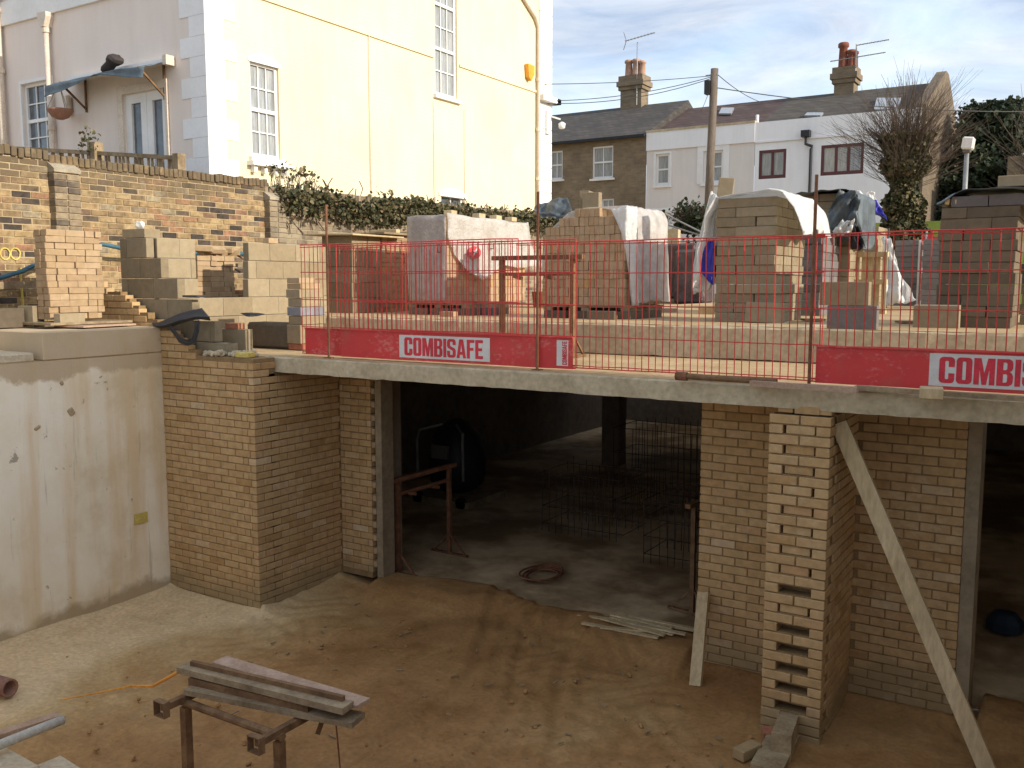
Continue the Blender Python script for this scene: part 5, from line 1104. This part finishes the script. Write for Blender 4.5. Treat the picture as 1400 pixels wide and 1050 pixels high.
# ------------------------------------------------------------------ cream house
HX, HY0, HY1 = -12., 10.09, 20.94; ZR = 11.0
t = thing('cream_house', 'large cream painted house with white quoins behind the garden wall', 'house', (HX, HY0, 2.8))
y_of = lambda px_: onX(px_, 150, HX).y
o1 = (onX(343,150,HX).y, onX(382,150,HX).y, 5.50, 7.06); o2 = (onX(595,80,HX).y, onX(625,80,HX).y, 7.36, 10.2); o3 = (onX(603,250,HX).y, onX(634,250,HX).y, 4.3, 5.32)
wall_open('side_wall', 'Y', HX, 1, HY0, HY1, 2.7, ZR, [o1,o2,o3], 'cream', t)
window(t, 'Y', HX, 1, o1, 3, 4, splits=(.5,)); window(t, 'Y', HX, 1, o2, 3, 6, splits=(.333,.667)); 
window(t, 'Y', HX, 1, o3, 2, 2, gmat='glass', sill=False)
ya, yb = o3[0]-.1, o3[1]+.1; yc = (ya+yb)/2; n = 14
m = MB(); m.prism([(ya,o3[3]-.05)]+[(ya+(yb-ya)*k/n, o3[3]+.02+.12*math.sin(math.pi*k/n)) for k in range(n+1)]+[(yb,o3[3]-.05)], HX+.002, HX+.03, 'X'); m.build('arch_head', 'white_paint', t)
ya, yb = o1[0]-.04, o1[1]+.04; m = MB(); m.prism([(ya,o1[3]-.02)]+[(ya+(yb-ya)*k/n, o1[3]+.04+.10*math.sin(math.pi*k/n)) for k in range(n+1)]+[(yb,o1[3]-.02)], HX+.002, HX+.02, 'X'); m.build('arch_head', 'white_paint', t)
m = MB(); wbox(m,'Y',HX,1,o1[0]-.12,o1[1]+.14,.002,.16,5.35,5.42); o = m.build('sill_shelf', 'white_paint', t)
for k in range(4): y = o1[0]-.05+k*(o1[1]-o1[0]+.1)/3.3; wbox(MB(),'Y',HX,1,y,y+.07,.003,.10,5.24,5.35).build('corbel', 'white_paint', o)
wbox(MB(),'Y',HX,1,HY0+.62,o2[0]-.06,.002,.035,8.085,8.135).build('string_course', 'cream', t)
wbox(MB(),'Y',HX,1,o2[1]+.06,HY1-.75,.002,.035,8.085,8.135).build('string_course', 'cream', t)
for k in range(26):
    z = 2.9+k*.312
    if z > ZR-.2: break
    l = .60 if k % 2 else .36
    wbox(MB(),'Y',HX,1,HY0+.0,HY0+l,.002,.014,z+.002,z+.310).build('quoin', 'quoin_w', t)
    wbox(MB(),'X',HY0,-1,HX-(.58 if k % 2 else .36),HX+.013,.002,.014,z+.002,z+.310).build('quoin', 'quoin_w', t)
    wbox(MB(),'Y',HX,1,HY1-(.62 if k % 2 else .60),HY1,.002,.03,z+.008,z+.304).build('quoin', 'quoin_w', t)
fx = lambda px_, py_: onY(px_, py_, HY0)
dz1 = fx(200,125).z; d0, d1 = fx(170,150).x, fx(228,150).x; od = (d0, d1, 4.3, dz1)
w0, w1 = fx(32,150).x, fx(72,150).x; ow = (w0, w1, fx(50,205).z-.15, fx(50,112).z)
wall_open('front_wall', 'X', HY0, -1, -26, HX, 2.7, ZR, [od, ow], 'facade', t)
window(t, 'X', HY0, -1, ow, 3, 4, gmat='glass', splits=(.5,), surround=.06)
dm = (d0+d1)/2
for a,b in ((d0,dm-.003),(dm+.003,d1)): 
    dw = window(t, 'X', HY0, -1, (a,b,od[2],od[3]), 1, 1, fw=.15, gmat='glass', sill=False, name='french_door', rec=.05)
    wbox(MB(),'X',HY0,-1,(a+b)/2-.01,(a+b)/2+.01,-.03,.02,5.2,5.3).build('handle','steel',dw)
m = MB()
for a,b,c,d in ((d0-.14,d0-.004,od[2],od[3]+.14),(d1+.004,d1+.06,od[2],od[3]+.14),(d0-.004,d1+.004,od[3]+.004,od[3]+.14)): wbox(m,'X',HY0,-1,a,b,.002,.04,c,d)
m.build('door_surround', 'pipe_cream', t)
zb1 = fx(60,22).z; wbox(MB(),'X',HY0,-1,-26,HX-.6,.002,.05,zb1,zb1+.42).build('white_band', 'white_paint', t)
MB().box(-26,HX-.01,HY0+.15,HY1-.01,ZR-.05,ZR).build('ceiling', 'facade', t)
m = MB(); m.add([(-26.3,HY0-.3,ZR),(HX+.3,HY0-.3,ZR),(HX+.3,HY1+.3,ZR),(-26.3,HY1+.3,ZR),(-22,15.5,ZR+2.8),(-16,15.5,ZR+2.8)], [(0,1,5,4),(1,2,5),(2,3,4,5),(3,0,4),(0,1,2,3)]); m.build('roof', 'roof_slate', t)
m = MB(); m.add([(-26,HY1,2.7),(HX,HY1,2.7),(HX,HY1,ZR),(-26,HY1,ZR)], [(0,1,2,3)]); m.add([(-26,HY0,2.7),(-26,HY1,2.7),(-26,HY1,ZR),(-26,HY0,ZR)], [(0,1,2,3)]); m.build('rear_wall', 'cream', t)
def pipe(nm, pts, r_, mat='pipe_cream', collars=()):
    p = MB().tube(pts, r_, 10).build(nm, mat, t, True)
    for z in collars: MB().tube([(pts[-1][0], pts[-1][1], z-.04), (pts[-1][0], pts[-1][1], z+.04)], r_*1.35, 10).build('collar', mat, p)
for px_, r_, zt_, cs in ((2,.05,ZR-.1,(7.2,8.3)),(10,.065,ZR-.1,(7.35,8.45)),):
    x = fx(px_,150).x; pipe('soil_pipe', [(x,HY0-.1,zt_),(x,HY0-.1,2.8)], r_, 'pipe_cream', cs)
x = fx(73,120).x; zt_ = fx(73,18).z; pipe('downpipe', [(x,HY0-.08,zt_),(x,HY0-.08,2.8)], .05, 'pipe_cream', (fx(73,42).z, fx(73,176).z))
m = MB(); m.prism([(x-.05,fx(73,38).z),(x+.05,fx(73,38).z),(x+.13,fx(73,24).z),(x+.13,fx(73,18).z),(x-.13,fx(73,18).z),(x-.13,fx(73,24).z)], HY0-.16, HY0-.004); m.build('hopper', 'pipe_cream', t)
ye = onX(733,150,HX).y; pipe('downpipe', [(HX+.06,ye-1.3,10.5),(HX+.06,ye-.15,9.85),(HX+.06,ye,9.65),(HX+.06,ye,2.8)], .045, 'pipe_cream', (8.4,7.2,6.0))
pipe('thin_pipe', [(HX+.03,onX(503,60,HX).y,8.08),(HX+.03,onX(505,200,HX).y,4.5)], .010)
for px_ in (592, 634): y = onX(px_,150,HX).y; pipe('thin_pipe', [(HX+.015,y,7.2),(HX+.015,y,4.5)], .007)
a = onX(726,99,HX+.1); m = MB(); m.prism([(a.y-.16,a.z+.18),(a.y+.14,a.z+.18),(a.y+.14,a.z-.02),(a.y-.0,a.z-.2),(a.y-.12,a.z-.12)], HX+.02, HX+.12, 'X'); tag(m.build('alarm_box', 'orange_box'), 'orange alarm box on the cream house wall', 'alarm')
wbox(MB(),'Y',HX,1,HY1-.70,HY1+.18,.032,.20,7.92,8.05).build('cornice', 'white_paint', t); MB().box(HX-.5,HX+.2,HY1+.0,HY1+.18,7.92,8.05).build('cornice', 'white_paint', t)
c = onX(753,140,HX); tl = thing('floodlight', 'white floodlight and bracket on the far house corner', 'lamp', (HX+.1, HY1-.1, 7.6))
MB().box(HX+.03,HX+.09,HY1-.35,HY1-.16,7.15,7.72).build('backing_box','white_paint',tl); MB().bar((HX+.08,HY1-.1,7.6),(HX+.22,HY1+.1,7.55),.04,.04).build('bracket','steel',tl); MB().lathe((HX+.28,HY1+.08,7.3),[(.03,0),(.08,.03),(.09,.14),(.03,.18)],12).build('lamp_head','white_paint',tl,True)
# awning, bundle, hanging basket, balustrade
p0, p1 = fx(101,108), fx(236,88); p0.z, p1.z = fx(101,108).z+.0, fx(236,92).z; zA = (p0.z+p1.z)/2
t = thing('door_awning', 'slate blue awning sagging over the french doors', 'awning', (p0.x, HY0, zA))
wbox(MB(),'X',HY0,-1,p0.x,p1.x,.0,.14,zA+.0,zA+.06).build('cassette','white_paint',t)
flap('fabric', None, [[(p0.x+.02,HY0-.12,zA),( (p0.x+p1.x)/2,HY0-.12,zA),(p1.x-.02,HY0-.12,zA)], [(p0.x+.02,HY0-.55,zA-.16),((p0.x+p1.x)/2,HY0-.5,zA-.10),(p1.x-.05,HY0-.5,zA-.12)], [(p0.x+.04,HY0-.58,zA-.36),((p0.x+p1.x)/2,HY0-.5,zA-.12),(p1.x-.1,HY0-.5,zA-.30)]], 'awning', wr=.012, seed=51, parent=t)
MB().box(p1.x-.02,p1.x+.07,HY0-.18,HY0-.02,zA-.05,zA+.1).build('end_motor','pipe_cream',t)
for x in (p0.x+.35, p1.x-.2): m = MB(); m.bar((x,HY0-.02,zA-.55),(x,HY0-.02,zA),.03,.03); m.bar((x,HY0-.02,zA-.5),(x,HY0-.5,zA-.12),.03,.03); m.build('bracket','rust',t)
c = fx(180,90); bmx = bmesh.new(); bmesh.ops.create_icosphere(bmx, subdivisions=3, radius=.15); rs = random.Random(2)
for v in bmx.verts: v.co = Vector((v.co.x*1.5+.25*v.co.z, v.co.y*.8, v.co.z*.75+.45*v.co.x))*(1+.22*math.sin(v.co.x*31+v.co.z*17))+Vector((c.x, HY0-.35, zA+.08))
me = bpy.data.meshes.new('bundle'); bmx.to_mesh(me); bmx.free(); me.materials.append(MAT['dark_cloth']); tag(link('cloth_bundle', me), 'dark crumpled cloth bundle lying on the awning', 'cloth')
c = fx(108,158); t = thing('hanging_basket', 'brown hanging basket on a bracket beside the doors', 'basket', (c.x, HY0-.3, c.z))
MB().lathe((c.x,HY0-.35,c.z-.12),[(.05,0),(.14,.04),(.21,.14),(.22,.17)],14).build('bowl','terracotta',t,True)
m = MB(); m.tube([(c.x,HY0-.02,c.z+.55),(c.x,HY0-.35,c.z+.5)],.012,5)
for q in range(3): m.tube([(c.x,HY0-.35,c.z+.5),(c.x+.2*math.cos(q*2.1),HY0-.35+.2*math.sin(q*2.1),c.z+.05)],.006,4)
m.build('bracket','steel',t)
c = fx(97,145); tag(MB().cbox((c.x,HY0-.06,c.z),(.14,.1,.36),.03).build('wall_lantern','pipe_cream'),'cream wall lantern behind the hanging basket','lantern')
t = thing('timber_balustrade','weathered timber balustrade with square post above the garden wall','balustrade',(-14,HY0-.9,4.6)); yb_ = HY0-.8
a, b = onY(76,206,yb_), onY(244,216,yb_); q = onY(130,195,yb_)
zr = lambda x: a.z+(b.z-a.z)*(x-a.x)/(b.x-a.x)
MB().bar((a.x-1.2,yb_,zr(a.x-1.2)),(b.x,yb_,zr(b.x)),.07,.06).build('top_rail','timber_grey',t); MB().bar((a.x-1.2,yb_,zr(a.x)-.62),(b.x,yb_,zr(b.x)-.62),.05,.05).build('bottom_rail','timber_grey',t)
MB().box(q.x-.07,q.x+.09,yb_-.08,yb_+.08,4,q.z).build('post','timber_grey',t); MB().box(b.x-.05,b.x+.07,yb_-.07,yb_+.07,4,zr(b.x)+.06).build('post','timber_grey',t)
x = a.x-1.1
while x < b.x-.08: MB().bar((x+J(.03),yb_+.03,zr(x)-.72),(x+J(.05),yb_+.03,zr(x)-.02),.045,.02,(0,1,0)).build('picket','timber_grey',t); x += .115
c = onY(120,192,yb_-.1); t = thing('potted_plant','small leafy plant growing by the balustrade post','plant',(c.x,yb_-.1,c.z-.3)); m = MB(); leaf_mass(m, lambda: (Vector((c.x+random.gauss(0,.12),yb_-.1+J(.08),c.z+random.gauss(0,.1))),None), 70, .035); m.build('foliage','ivy',t); MB().tube([(c.x,yb_-.1,c.z-.5),(c.x,yb_-.1,c.z)],.012,5).build('stem','twig',t)

# ------------------------------------------------------------------ terrace beyond the site
YT = 32.; tx = lambda px_, py_=200: onY(px_, py_, YT)
xp, xe = tx(884).x, tx(1258).x; xm = tx(1032).x; x0 = -24.
zE1 = tx(820,189).z; zP = tx(1000,171).z; zS = tx(1000,197).z; YRg = 36.; zR1 = onY(840,148,YRg).z; zR2 = onY(1050,137,YRg).z
def rect(pa, pb): a, b = tx(*pa), tx(*pb); return (a.x, b.x, b.z, a.z)
t = thing('brick_house','sooty stock brick terraced house with slate roof and tall chimney','house',(x0,YT,2.8))
oa, ob, oc = rect((810,201),(838,243)), rect((752,207),(769,245)), rect((822,272),(839,292))
wall_open('front_wall','X',YT,-1,x0,xp,2.8,zE1,[oa,ob,oc],'far_brick',t)
for o in (oa,ob): window(t,'X',YT,-1,o,2,2,splits=(.5,),fw=.06,bw=.03,gmat='glass_net')
window(t,'X',YT,-1,oc,2,1,fw=.06)
m = MB(); m.add([(x0,YT-.2,zE1-.05),(xp+.0,YT-.2,zE1-.05),(xp+.0,YRg,zR1),(x0,YRg,zR1),(x0,YRg+4.2,zE1),(xp,YRg+4.2,zE1)], [(0,1,2,3),(3,2,5,4),(1,5,2)]); r_ = m.build('roof','roof_slate',t); 
MB().box(x0,xp,YT-.25,YT-.14,zE1-.12,zE1-.02).build('gutter','black',r_)
def chimney(parent,pxs,py0,py1,Y,mat,pots,pm):
    a,b = onY(pxs[0],py1,Y), onY(pxs[1],py0,Y); w_ = b.x-a.x; z0,z1 = a.z-.7,b.z
    s = MB(); s.box(a.x,b.x,Y-.35,Y+.35,z0,z1); s.box(a.x-.07,b.x+.07,Y-.42,Y+.42,z1-.55,z1-.40); s.box(a.x-.13,b.x+.13,Y-.48,Y+.48,z1-.40,z1-.2); s.box(a.x-.07,b.x+.07,Y-.42,Y+.42,z1-.2,z1+.02); c_ = s.build('chimney',mat,parent)
    for f_,h_,r in pots:
        x = a.x+w_*f_; MB().lathe((x,Y,z1),[(r*1.1,0),(r,.12),(r*.85,h_*.8),(r*1.15,h_*.84),(r*1.15,h_*.95),(r*.9,h_)],12).build('chimney_pot',pm,c_,True)
    return a,b
a,b = chimney(t,(853,882),104,150,YRg,'far_brick',((.22,.72,.16),(.58,.72,.17),(.86,.62,.14)),'pot')
def aerial(label,x,Y,z0,z1,kind):
    t = thing('tv_aerial',label,'aerial',(x,Y,z0)); MB().tube([(x,Y,z0),(x,Y,z1)],.025,6).build('mast','steel',t)
    if kind: bars=[((x+.0,Y,z1-.05),(x+1.1,Y,z1+.0)),((x-.9,Y,z1-.5),(x+1.0,Y,z1-.42))]
    else: bars=[((x-.55,Y,z1+.12),(x+.75,Y,z1+.28))]
    for p,q in bars:
        bm_ = MB().tube([p,q],.018,5).build('boom','steel',t)
        for k in range(9):
            c = Vector(p).lerp(Vector(q),(k+.5)/9); MB().tube([c+Vector((0,-.22,-.03)),c+Vector((0,.22,.03))],.008,4).build('rod','steel',bm_)
    if not kind:
        for s_ in (-1,1): MB().tube([(x-.5,Y,z1+.13),(x-.62,Y,z1+.13+s_*.35)],.015,4).build('reflector','steel',t)
zt_ = onY(871,58,YRg-.4).z; aerial('tall television aerial strapped to the brick house chimney',onY(871,100,YRg-.4).x,YRg-.4,b.z-1.2,zt_,0)
# white pair
t = thing('white_house','pale grey rendered terraced house with red brown tiled roof','house',(xp,YT,2.8))
o1_,o2_,o3_ = rect((897,211),(915,253)), rect((962,207),(988,250)), rect((893,291),(915,325))
wall_open('front_wall','X',YT,-1,xp+.01,xm,2.8,zS,[o1_,o2_,o3_],'terr_grey',t)
window(t,'X',YT,-1,o1_,1,2,fw=.08,surround=.08,bw=.06); window(t,'X',YT,-1,o2_,2,2,fw=.08,surround=.22,bw=.05); window(t,'X',YT,-1,o3_,1,2,fw=.08,surround=.16,gmat='glass',bw=.06)
wbox(MB(),'X',YT,-1,xp+.01,xm,-.1,.06,zS,zP).build('parapet','terr_white',t); wbox(MB(),'X',YT,-1,xp+.0,xm+.01,-.2,.09,zP,zP+.07).build('parapet_coping','slab',t)
m = MB(); m.add([(xp,YT+.12,zP-.15),(xm,YT+.12,zP-.15),(xm,YRg,zR2),(xp,YRg,zR2),(xp,YRg+4.2,zP-.4),(xm,YRg+4.2,zP-.4)], [(0,1,2,3),(3,2,5,4),(0,3,4),(1,5,2)]); rf = m.build('roof','roof_tile',t)
def skylight(parent,pxs,pys):
    def rp(x,y):
        d = ray(x,y); A_ = (zR2-(zP-.15))/(YRg-YT-.12); k = ((zP-.15)+A_*(0-YT-.12)-CAM.z)/(d.z-A_*d.y); return CAM+d*k
    q = [rp(pxs[0],pys[1]),rp(pxs[1],pys[1]),rp(pxs[1]+4,pys[0]),rp(pxs[0]+4,pys[0])]; nrm = Vector((0,-.5,.8)).normalized(); m = MB(); m.add([p+nrm*.02 for p in q]+[p+nrm*.09 for p in q],[(0,1,2,3),(4,5,6,7),(0,1,5,4),(1,2,6,5),(2,3,7,6),(3,0,4,7)]); s = m.build('skylight','glass_net',parent)
    return s
skylight(rf,(983,1000),(150,158)); MB().tube([(tx(1028).x,YT+.5,zP-.1),(tx(1028).x,YT+.5,zP+.35)],.06,8).build('vent_pipe','white_paint',rf)
t = thing('white_house','bright white rendered end house with maroon windows and brick gable','house',(xm,YT,2.8))
o4,o5 = rect((1038,206),(1074,243)), rect((1123,199),(1180,237)); o6 = rect((1130,262),(1170,300))
wall_open('front_wall','X',YT,-1,xm+.01,xe,2.8,zS,[o4,o5,o6],'terr_white',t)
for o in (o4,o5,o6): window(t,'X',YT,-1,o,3 if o is not o4 else 2,1,fmat='maroon',fw=.09,bw=.09,sill=False,gmat='glass_net',rec=.03)
wbox(MB(),'X',YT,-1,xm+.01,xe,-.1,.03,zS+.0,zP).build('parapet','terr_white',t); wbox(MB(),'X',YT,-1,xm+.01,xe,.032,.055,zS-.04,zS+.02).build('string_course','terr_white',t)
m = MB(); m.add([(xm,YT+.12,zP-.15),(xe-.2,YT+.12,zP-.15),(xe-.2,YRg,zR2),(xm,YRg,zR2),(xm,YRg+4.2,zP-.4),(xe-.2,YRg+4.2,zP-.4)], [(0,1,2,3),(3,2,5,4),(0,3,4)]); rf = m.build('roof','roof_moss',t)
skylight(rf,(1100,1122),(157,161)); skylight(rf,(1195,1228),(137,153))
m = MB(); m.prism([(YT+.001,2.8),(YT+.001,zP+.1),(YRg,zR2+.35),(YRg+.6,zR2+.35),(YRg+5,zP-.3),(YRg+6,zP-2.5),(YRg+6,2.8)], xe-.2, xe+.12, 'X'); m.build('gable_wall','far_gable',t)
zz = tx(1102,186).z; m = MB(); xx = tx(1103).x; m.box(xx-.14,xx+.14,YT-.28,YT-.03,zz-.05,zz+.16); m.tube([(xx,YT-.15,zz-.05),(xx,YT-.15,zz-.28),(xx+.2,YT-.1,zz-.36),(tx(1110).x,YT-.1,zz-.45),(tx(1110).x,YT-.1,2.8)],.05,8); m.build('downpipe','black',t)
a,b = chimney(t,(1143,1171),93,130,YRg,'far_brick',((.3,.95,.17),(.72,.66,.15),(.9,.6,.12)),'pot_red')
xa = onY(1171,60,YRg-.4).x; aerial('twin boom television aerial beside the red chimney pots',xa,YRg-.4,b.z-.3,onY(1171,60,YRg-.4).z,1)

# ------------------------------------------------------------------ pole, cables, lamp, hoarding, clutter beyond the deck
YPL = 24.; a, b = onY(977,94,YPL), onY(969,276,YPL); d = (a-b); base = b+d*((2.8-b.z)/d.z)
t = thing('utility_pole','wooden utility pole with cables in front of the terrace','pole',(base.x,YPL,2.8)); MB().tube([base,a],[.125,.10],10).build('pole','pole_wood',t,True)
MB().box(a.x-.22,a.x-.08,YPL-.15,YPL+.05,a.z-.65,a.z-.3).build('junction_box','black',t); MB().bar((a.x-.22,YPL-.05,a.z-.16),(a.x+.1,YPL-.05,a.z-.16),.03,.03).build('bracket','steel',t)
def cable(label,p,q,sag,r_=.012):
    p,q = Vector(p),Vector(q); tag(MB().tube([p.lerp(q,k/14)-Vector((0,0,sag*4*(k/14)*(1-k/14))) for k in range(15)],r_,4).build('overhead_cable','cable'),label,'cable')
cable('upper cable from the pole towards the far cream house corner',(a.x-.1,YPL,a.z-.17),onY(740,115,20.5),.05)
cable('middle cable from the pole to the floodlit house corner',(a.x-.1,YPL,a.z-.2),onY(740,138,20.6),.15); cable('lower cable from the pole to the floodlit house corner',(a.x-.1,YPL,a.z-.24),onY(740,141,20.6),.2)
cable('cable running from the pole over the white house roof',(a.x+.1,YPL,a.z-.5),onY(1450,152,30),.2,.014); cable('cable falling from the pole to the tiled roof',(a.x+.1,YPL,a.z-.17),onY(1045,141,33),.1,.01)
cable('slack wire dropping down beside the pole box',(a.x-.12,YPL,a.z-.5),onY(958,152,YPL+6),.05,.008)
YL = 22.; p = onY(1322,205,YL); q = onY(1315,275,YL); q = Vector((p.x+.0,YL,2.8)); t = thing('street_lamp','grey lamp post with a box lantern by the dark conifer','street lamp',(q.x,YL,2.8))
MB().tube([q,(p.x,YL,p.z)],[.06,.045],10).build('post','steel',t,True); m = MB(); m.cbox((p.x+.02,YL,p.z+.13),(.23,.25,.26),.03,Euler((0,.12,0)).to_matrix()); h_ = m.build('lantern','label_white',t); MB().cbox((p.x,YL,p.z-.03),(.16,.16,.06),.02).build('collar','block_grey',h_)
t = thing('site_hoarding','lime green site hoarding behind the rear stacks','hoarding',(-5,26.5,2.8)); a, b = onY(1190,305,26.5), onY(1300,305,26.5); w_ = (b.x+3.5-a.x)/4
for k in range(4): MB().box(a.x+k*w_+.005,a.x+(k+1)*w_-.005,26.5,26.53,2.8,a.z).build('panel','green',t)
for k in range(5): MB().box(a.x+k*w_-.05,a.x+k*w_+.05,26.54,26.64,2.8,a.z-.05).build('post','timber',t)
p,q,r_ = onY(1250,333,19.5), onY(1275,316,19.5), onY(1276,322,19.5); 
t = thing('red_bunting','red plastic barrier piece slung by the green hoarding','barrier',(p.x,19.5,ZU))
m = MB(); m.prism([(p.x,p.z),(q.x,q.z),(r_.x,r_.z),(p.x+.25,p.z)],19.48,19.5); m.build('upper_strip','toe_red',t); a, b = onY(1268,324,19.5), onY(1290,336,19.5); MB().box(a.x,b.x,19.46,19.475,b.z,a.z).build('lower_strip','toe_red',t); MB().box(a.x-.03,a.x+.0,19.47,19.5,ZU,q.z).build('post','label_white',t)
p = onY(1215,312,16.6); tag(MB().tube([(p.x,16.6,ZU),(p.x,16.6,p.z)],.02,6).build('dark_stake','black'),'dark stake rising behind the torn sheet','stake')
a, b = onY(880,314,19.8), onY(927,314,19.8); tag(MB().box(a.x,b.x,19.8,19.95,2.9,a.z).build('concrete_hoarding','slab'),'pale concrete panel standing behind the dark wrapped pack','panel')
a, b = onY(927,322,19.4), onY(958,322,19.4); tag(MB().cbox(((a.x+b.x)/2,19.7,3.55),(b.x-a.x+.2,.6,1.2),.06).build('covered_heap','dark_wrap'),'dark covered heap behind the sheeted stack','heap')
c = onY(947,298,20.4); t = thing('brush_heap','dark heap of cut brush above the covered heap','brush',(c.x,20.4,3.6)); m = MB()
for k in range(260):
    an = random.uniform(0,6.28); r_ = random.uniform(.2,.62); e = c+Vector((math.cos(an)*r_,J(.4),abs(math.sin(an))*r_*.75-.1)); m.tube([c+Vector((J(.25),J(.2),-.35)),c.lerp(e,.55)+Vector((J(.1),J(.1),J(.1))),e],[.012,.009,.005],4)
m.build('twigs','twig',t); m = MB(); leaf_mass(m,lambda:(c+Vector((random.gauss(.05,.24),J(.3),random.gauss(-.05,.18))),None),700,.07); m.build('foliage','conifer',t)
for p,q,lab in (((908,292),(960,318),'upper'),((905,305),(958,322),'lower')): tag(MB().tube([onY(p[0],p[1],19.3),onY(q[0],q[1],19.3)],.02,6).build('steel_tube','steel'),'%s bare steel tube leaning on the covered heap' % lab,'tube')
a = onY(910,291,19.3); tag(MB().bar(a,(a.x-.1,19.3,3.3),.03,.03).build('steel_upright','steel'),'thin steel upright beside the leaning tubes','tube')

# ------------------------------------------------------------------ trees
def twig_fan(mb,root,n,l0,l1,spread,up=.8,r0=.012):
    for k in range(n):
        an = random.uniform(0,6.28); d = Vector((math.cos(an)*spread*random.uniform(.1,1.3),math.sin(an)*spread*random.uniform(.1,1.3),random.uniform(-.25,1)*.9+up*.5)).normalized(); p = [root(k)]; L_ = random.uniform(l0,l1)
        for q in range(6): d = (d+Vector((J(.12),J(.12),.06+J(.08)))).normalized(); p.append(p[-1]+d*L_/6)
        mb.tube(p,[r0*(1-.13*i) for i in range(7)],3)
        for q in range(3):
            s_ = p[2+q]; d2 = (d+Vector((J(.6),J(.6),J(.4)))).normalized(); mb.tube([s_,s_+d2*L_*.2,s_+d2*L_*.36+Vector((0,0,.04))],[r0*.5,r0*.4,r0*.25],3)
YTR = 25.; c = onY(1234,300,YTR); t = thing('pollarded_tree','bare pollarded tree with ivy clad trunk before the white house','tree',(c.x,YTR,2.8)); zt_ = onY(1230,205,YTR).z
MB().tube([(c.x,YTR,2.75),(c.x+.05,YTR,4.5),(c.x-.03,YTR,zt_)],[.26,.22,.18],10).build('trunk','bark',t,True)
m = MB(); twig_fan(m,lambda k: Vector((c.x+J(.25),YTR+J(.25),zt_-1.0+1.2*random.random())),400,1.0,2.3,1.35,.7,.0085)
for k in range(18):
    an = k*.7; e = Vector((c.x+math.cos(an)*random.uniform(.5,1.2),YTR+math.sin(an)*random.uniform(.3,.9),zt_+random.uniform(.3,1.4))); s0 = Vector((c.x,YTR,zt_-random.uniform(.1,1.0))); m.tube([s0,s0.lerp(e,.5)+Vector((J(.12),J(.12),.1)),e],[.04,.025,.010],5)
for k in range(40):
    p = Vector((c.x+J(.5),YTR+J(.3),zt_-.1)); e = onY(random.uniform(1195,1275),random.uniform(95,135),YTR); m.tube([p,p.lerp(e,.5)+Vector((J(.1),J(.1),0)),e],[.011,.008,.004],3)
m.build('crown','twig',t); m = MB()
def ivt():
    z = random.uniform(2.9,zt_+.35); r_ = .52+.12*math.sin(z*3)+.1*math.sin(z*7.3); an = random.uniform(0,6.28); return Vector((c.x+math.cos(an)*r_*random.random()**.4,YTR+math.sin(an)*r_*random.random()**.4,z)),None
leaf_mass(m,ivt,9000,.065); m.build('ivy','ivy',t)
def conifer(label,c,h_,rad,n,seed):
    random.seed(seed); t = thing('conifer_tree',label,'tree',c); C_ = Vector(c); MB().tube([C_,C_+Vector((0,0,h_*.92))],[.3,.06],8).build('trunk','bark',t,True); m = MB(); b_ = MB()
    for k in range(n):
        f_ = random.random(); z = h_*(.10+.88*f_); r_ = rad*(1.05-.75*f_**1.8)*random.uniform(.75,1.1); an = random.uniform(0,6.28); d = Vector((math.cos(an),math.sin(an),0)); s_ = C_+Vector((0,0,z)); e = s_+d*r_+Vector((0,0,.12*r_-.2)); b_.tube([s_,s_.lerp(e,.6)+Vector((0,0,.12)),e],[.03,.02,.006],3)
        for q in range(80):
            u = random.uniform(.25,1.04); p = s_.lerp(e,u)+Vector((J(.42),J(.42),random.uniform(-.22,.14))); leaf_mass(m,lambda:(p,None),1,.10)
    b_.build('branches','bark',t); m.build('crown','conifer',t); return t
c = onY(1352,300,37); conifer('dark spreading conifer beside the brick gable',(c.x,37,2.8),7.0,2.9,270,5)
c = onY(1310,300,41); conifer('second dark conifer with drooping top behind the gable',(c.x,41,2.8),7.0,1.8,120,6)
random.seed(99); c = onY(1420,300,30); t = thing('bare_tree','bare branching tree at the edge of the dark conifer','tree',(c.x,30,2.8)); MB().tube([(c.x,30,2.75),(c.x,30,6)],[.16,.1],8).build('trunk','bark',t,True); m = MB(); twig_fan(m,lambda k: Vector((c.x+J(.1),30+J(.1),4.5+2.2*random.random())),130,1.2,2.6,.9,1.2,.014); m.build('crown','twig',t)
a, b = onY(1378,214,34), onY(1420,214,34); tag(MB().box(a.x,b.x+3,34,38,2.8,a.z).build('dark_building','far_brick'),'dark brick building edge beyond the conifers','building')
# hedge line and houses closing the horizon behind the terrace gap
m = MB(); random.seed(12)
leaf_mass(m,lambda:(Vector((random.uniform(-9,14),random.uniform(44,47),2.8+random.random()**1.3*4.2)),None),9000,.3); o = m.build('distant_hedge','conifer'); o['kind'] = 'stuff'; o['label'] = 'far dark hedge beyond the houses'

# ------------------------------------------------------------------ stacked cabins added out of view at right to keep sun off the pit
for k in range(2):
    z = 2.66+k*2.33; t = thing('added_shade_cabin','added grey steel shading cabin %s beside the pit' % ('standing on the ground' if k == 0 else 'stacked on the other cabin'),'cabin',(3,3.5,z)); x0_,x1_,y0_,y1_ = 1.62,4.1,2.75,6.97
    MB().box(x0_+.03,x1_-.03,y0_+.03,y1_-.03,z+.06,z+2.25).build('shell','cabin',t); MB().box(x0_,x1_,y0_,y1_,z,z+.1).build('base_frame','block_grey',t); MB().box(x0_,x1_,y0_,y1_,z+2.2,z+2.32).build('roof_frame','block_grey',t)
    for y in np.arange(y0_+.2,y1_-.2,.3): MB().box(x0_+.005,x0_+.035,y,y+.12,z+.1,z+2.2).build('rib','cabin',t)
    for y in (3.2,5.2): window(t,'Y',x0_+.0,-1,(y,y+1.1,z+1.1,z+1.95),2,1,fmat='white_paint',rec=-.02,sill=False,gmat='glass')
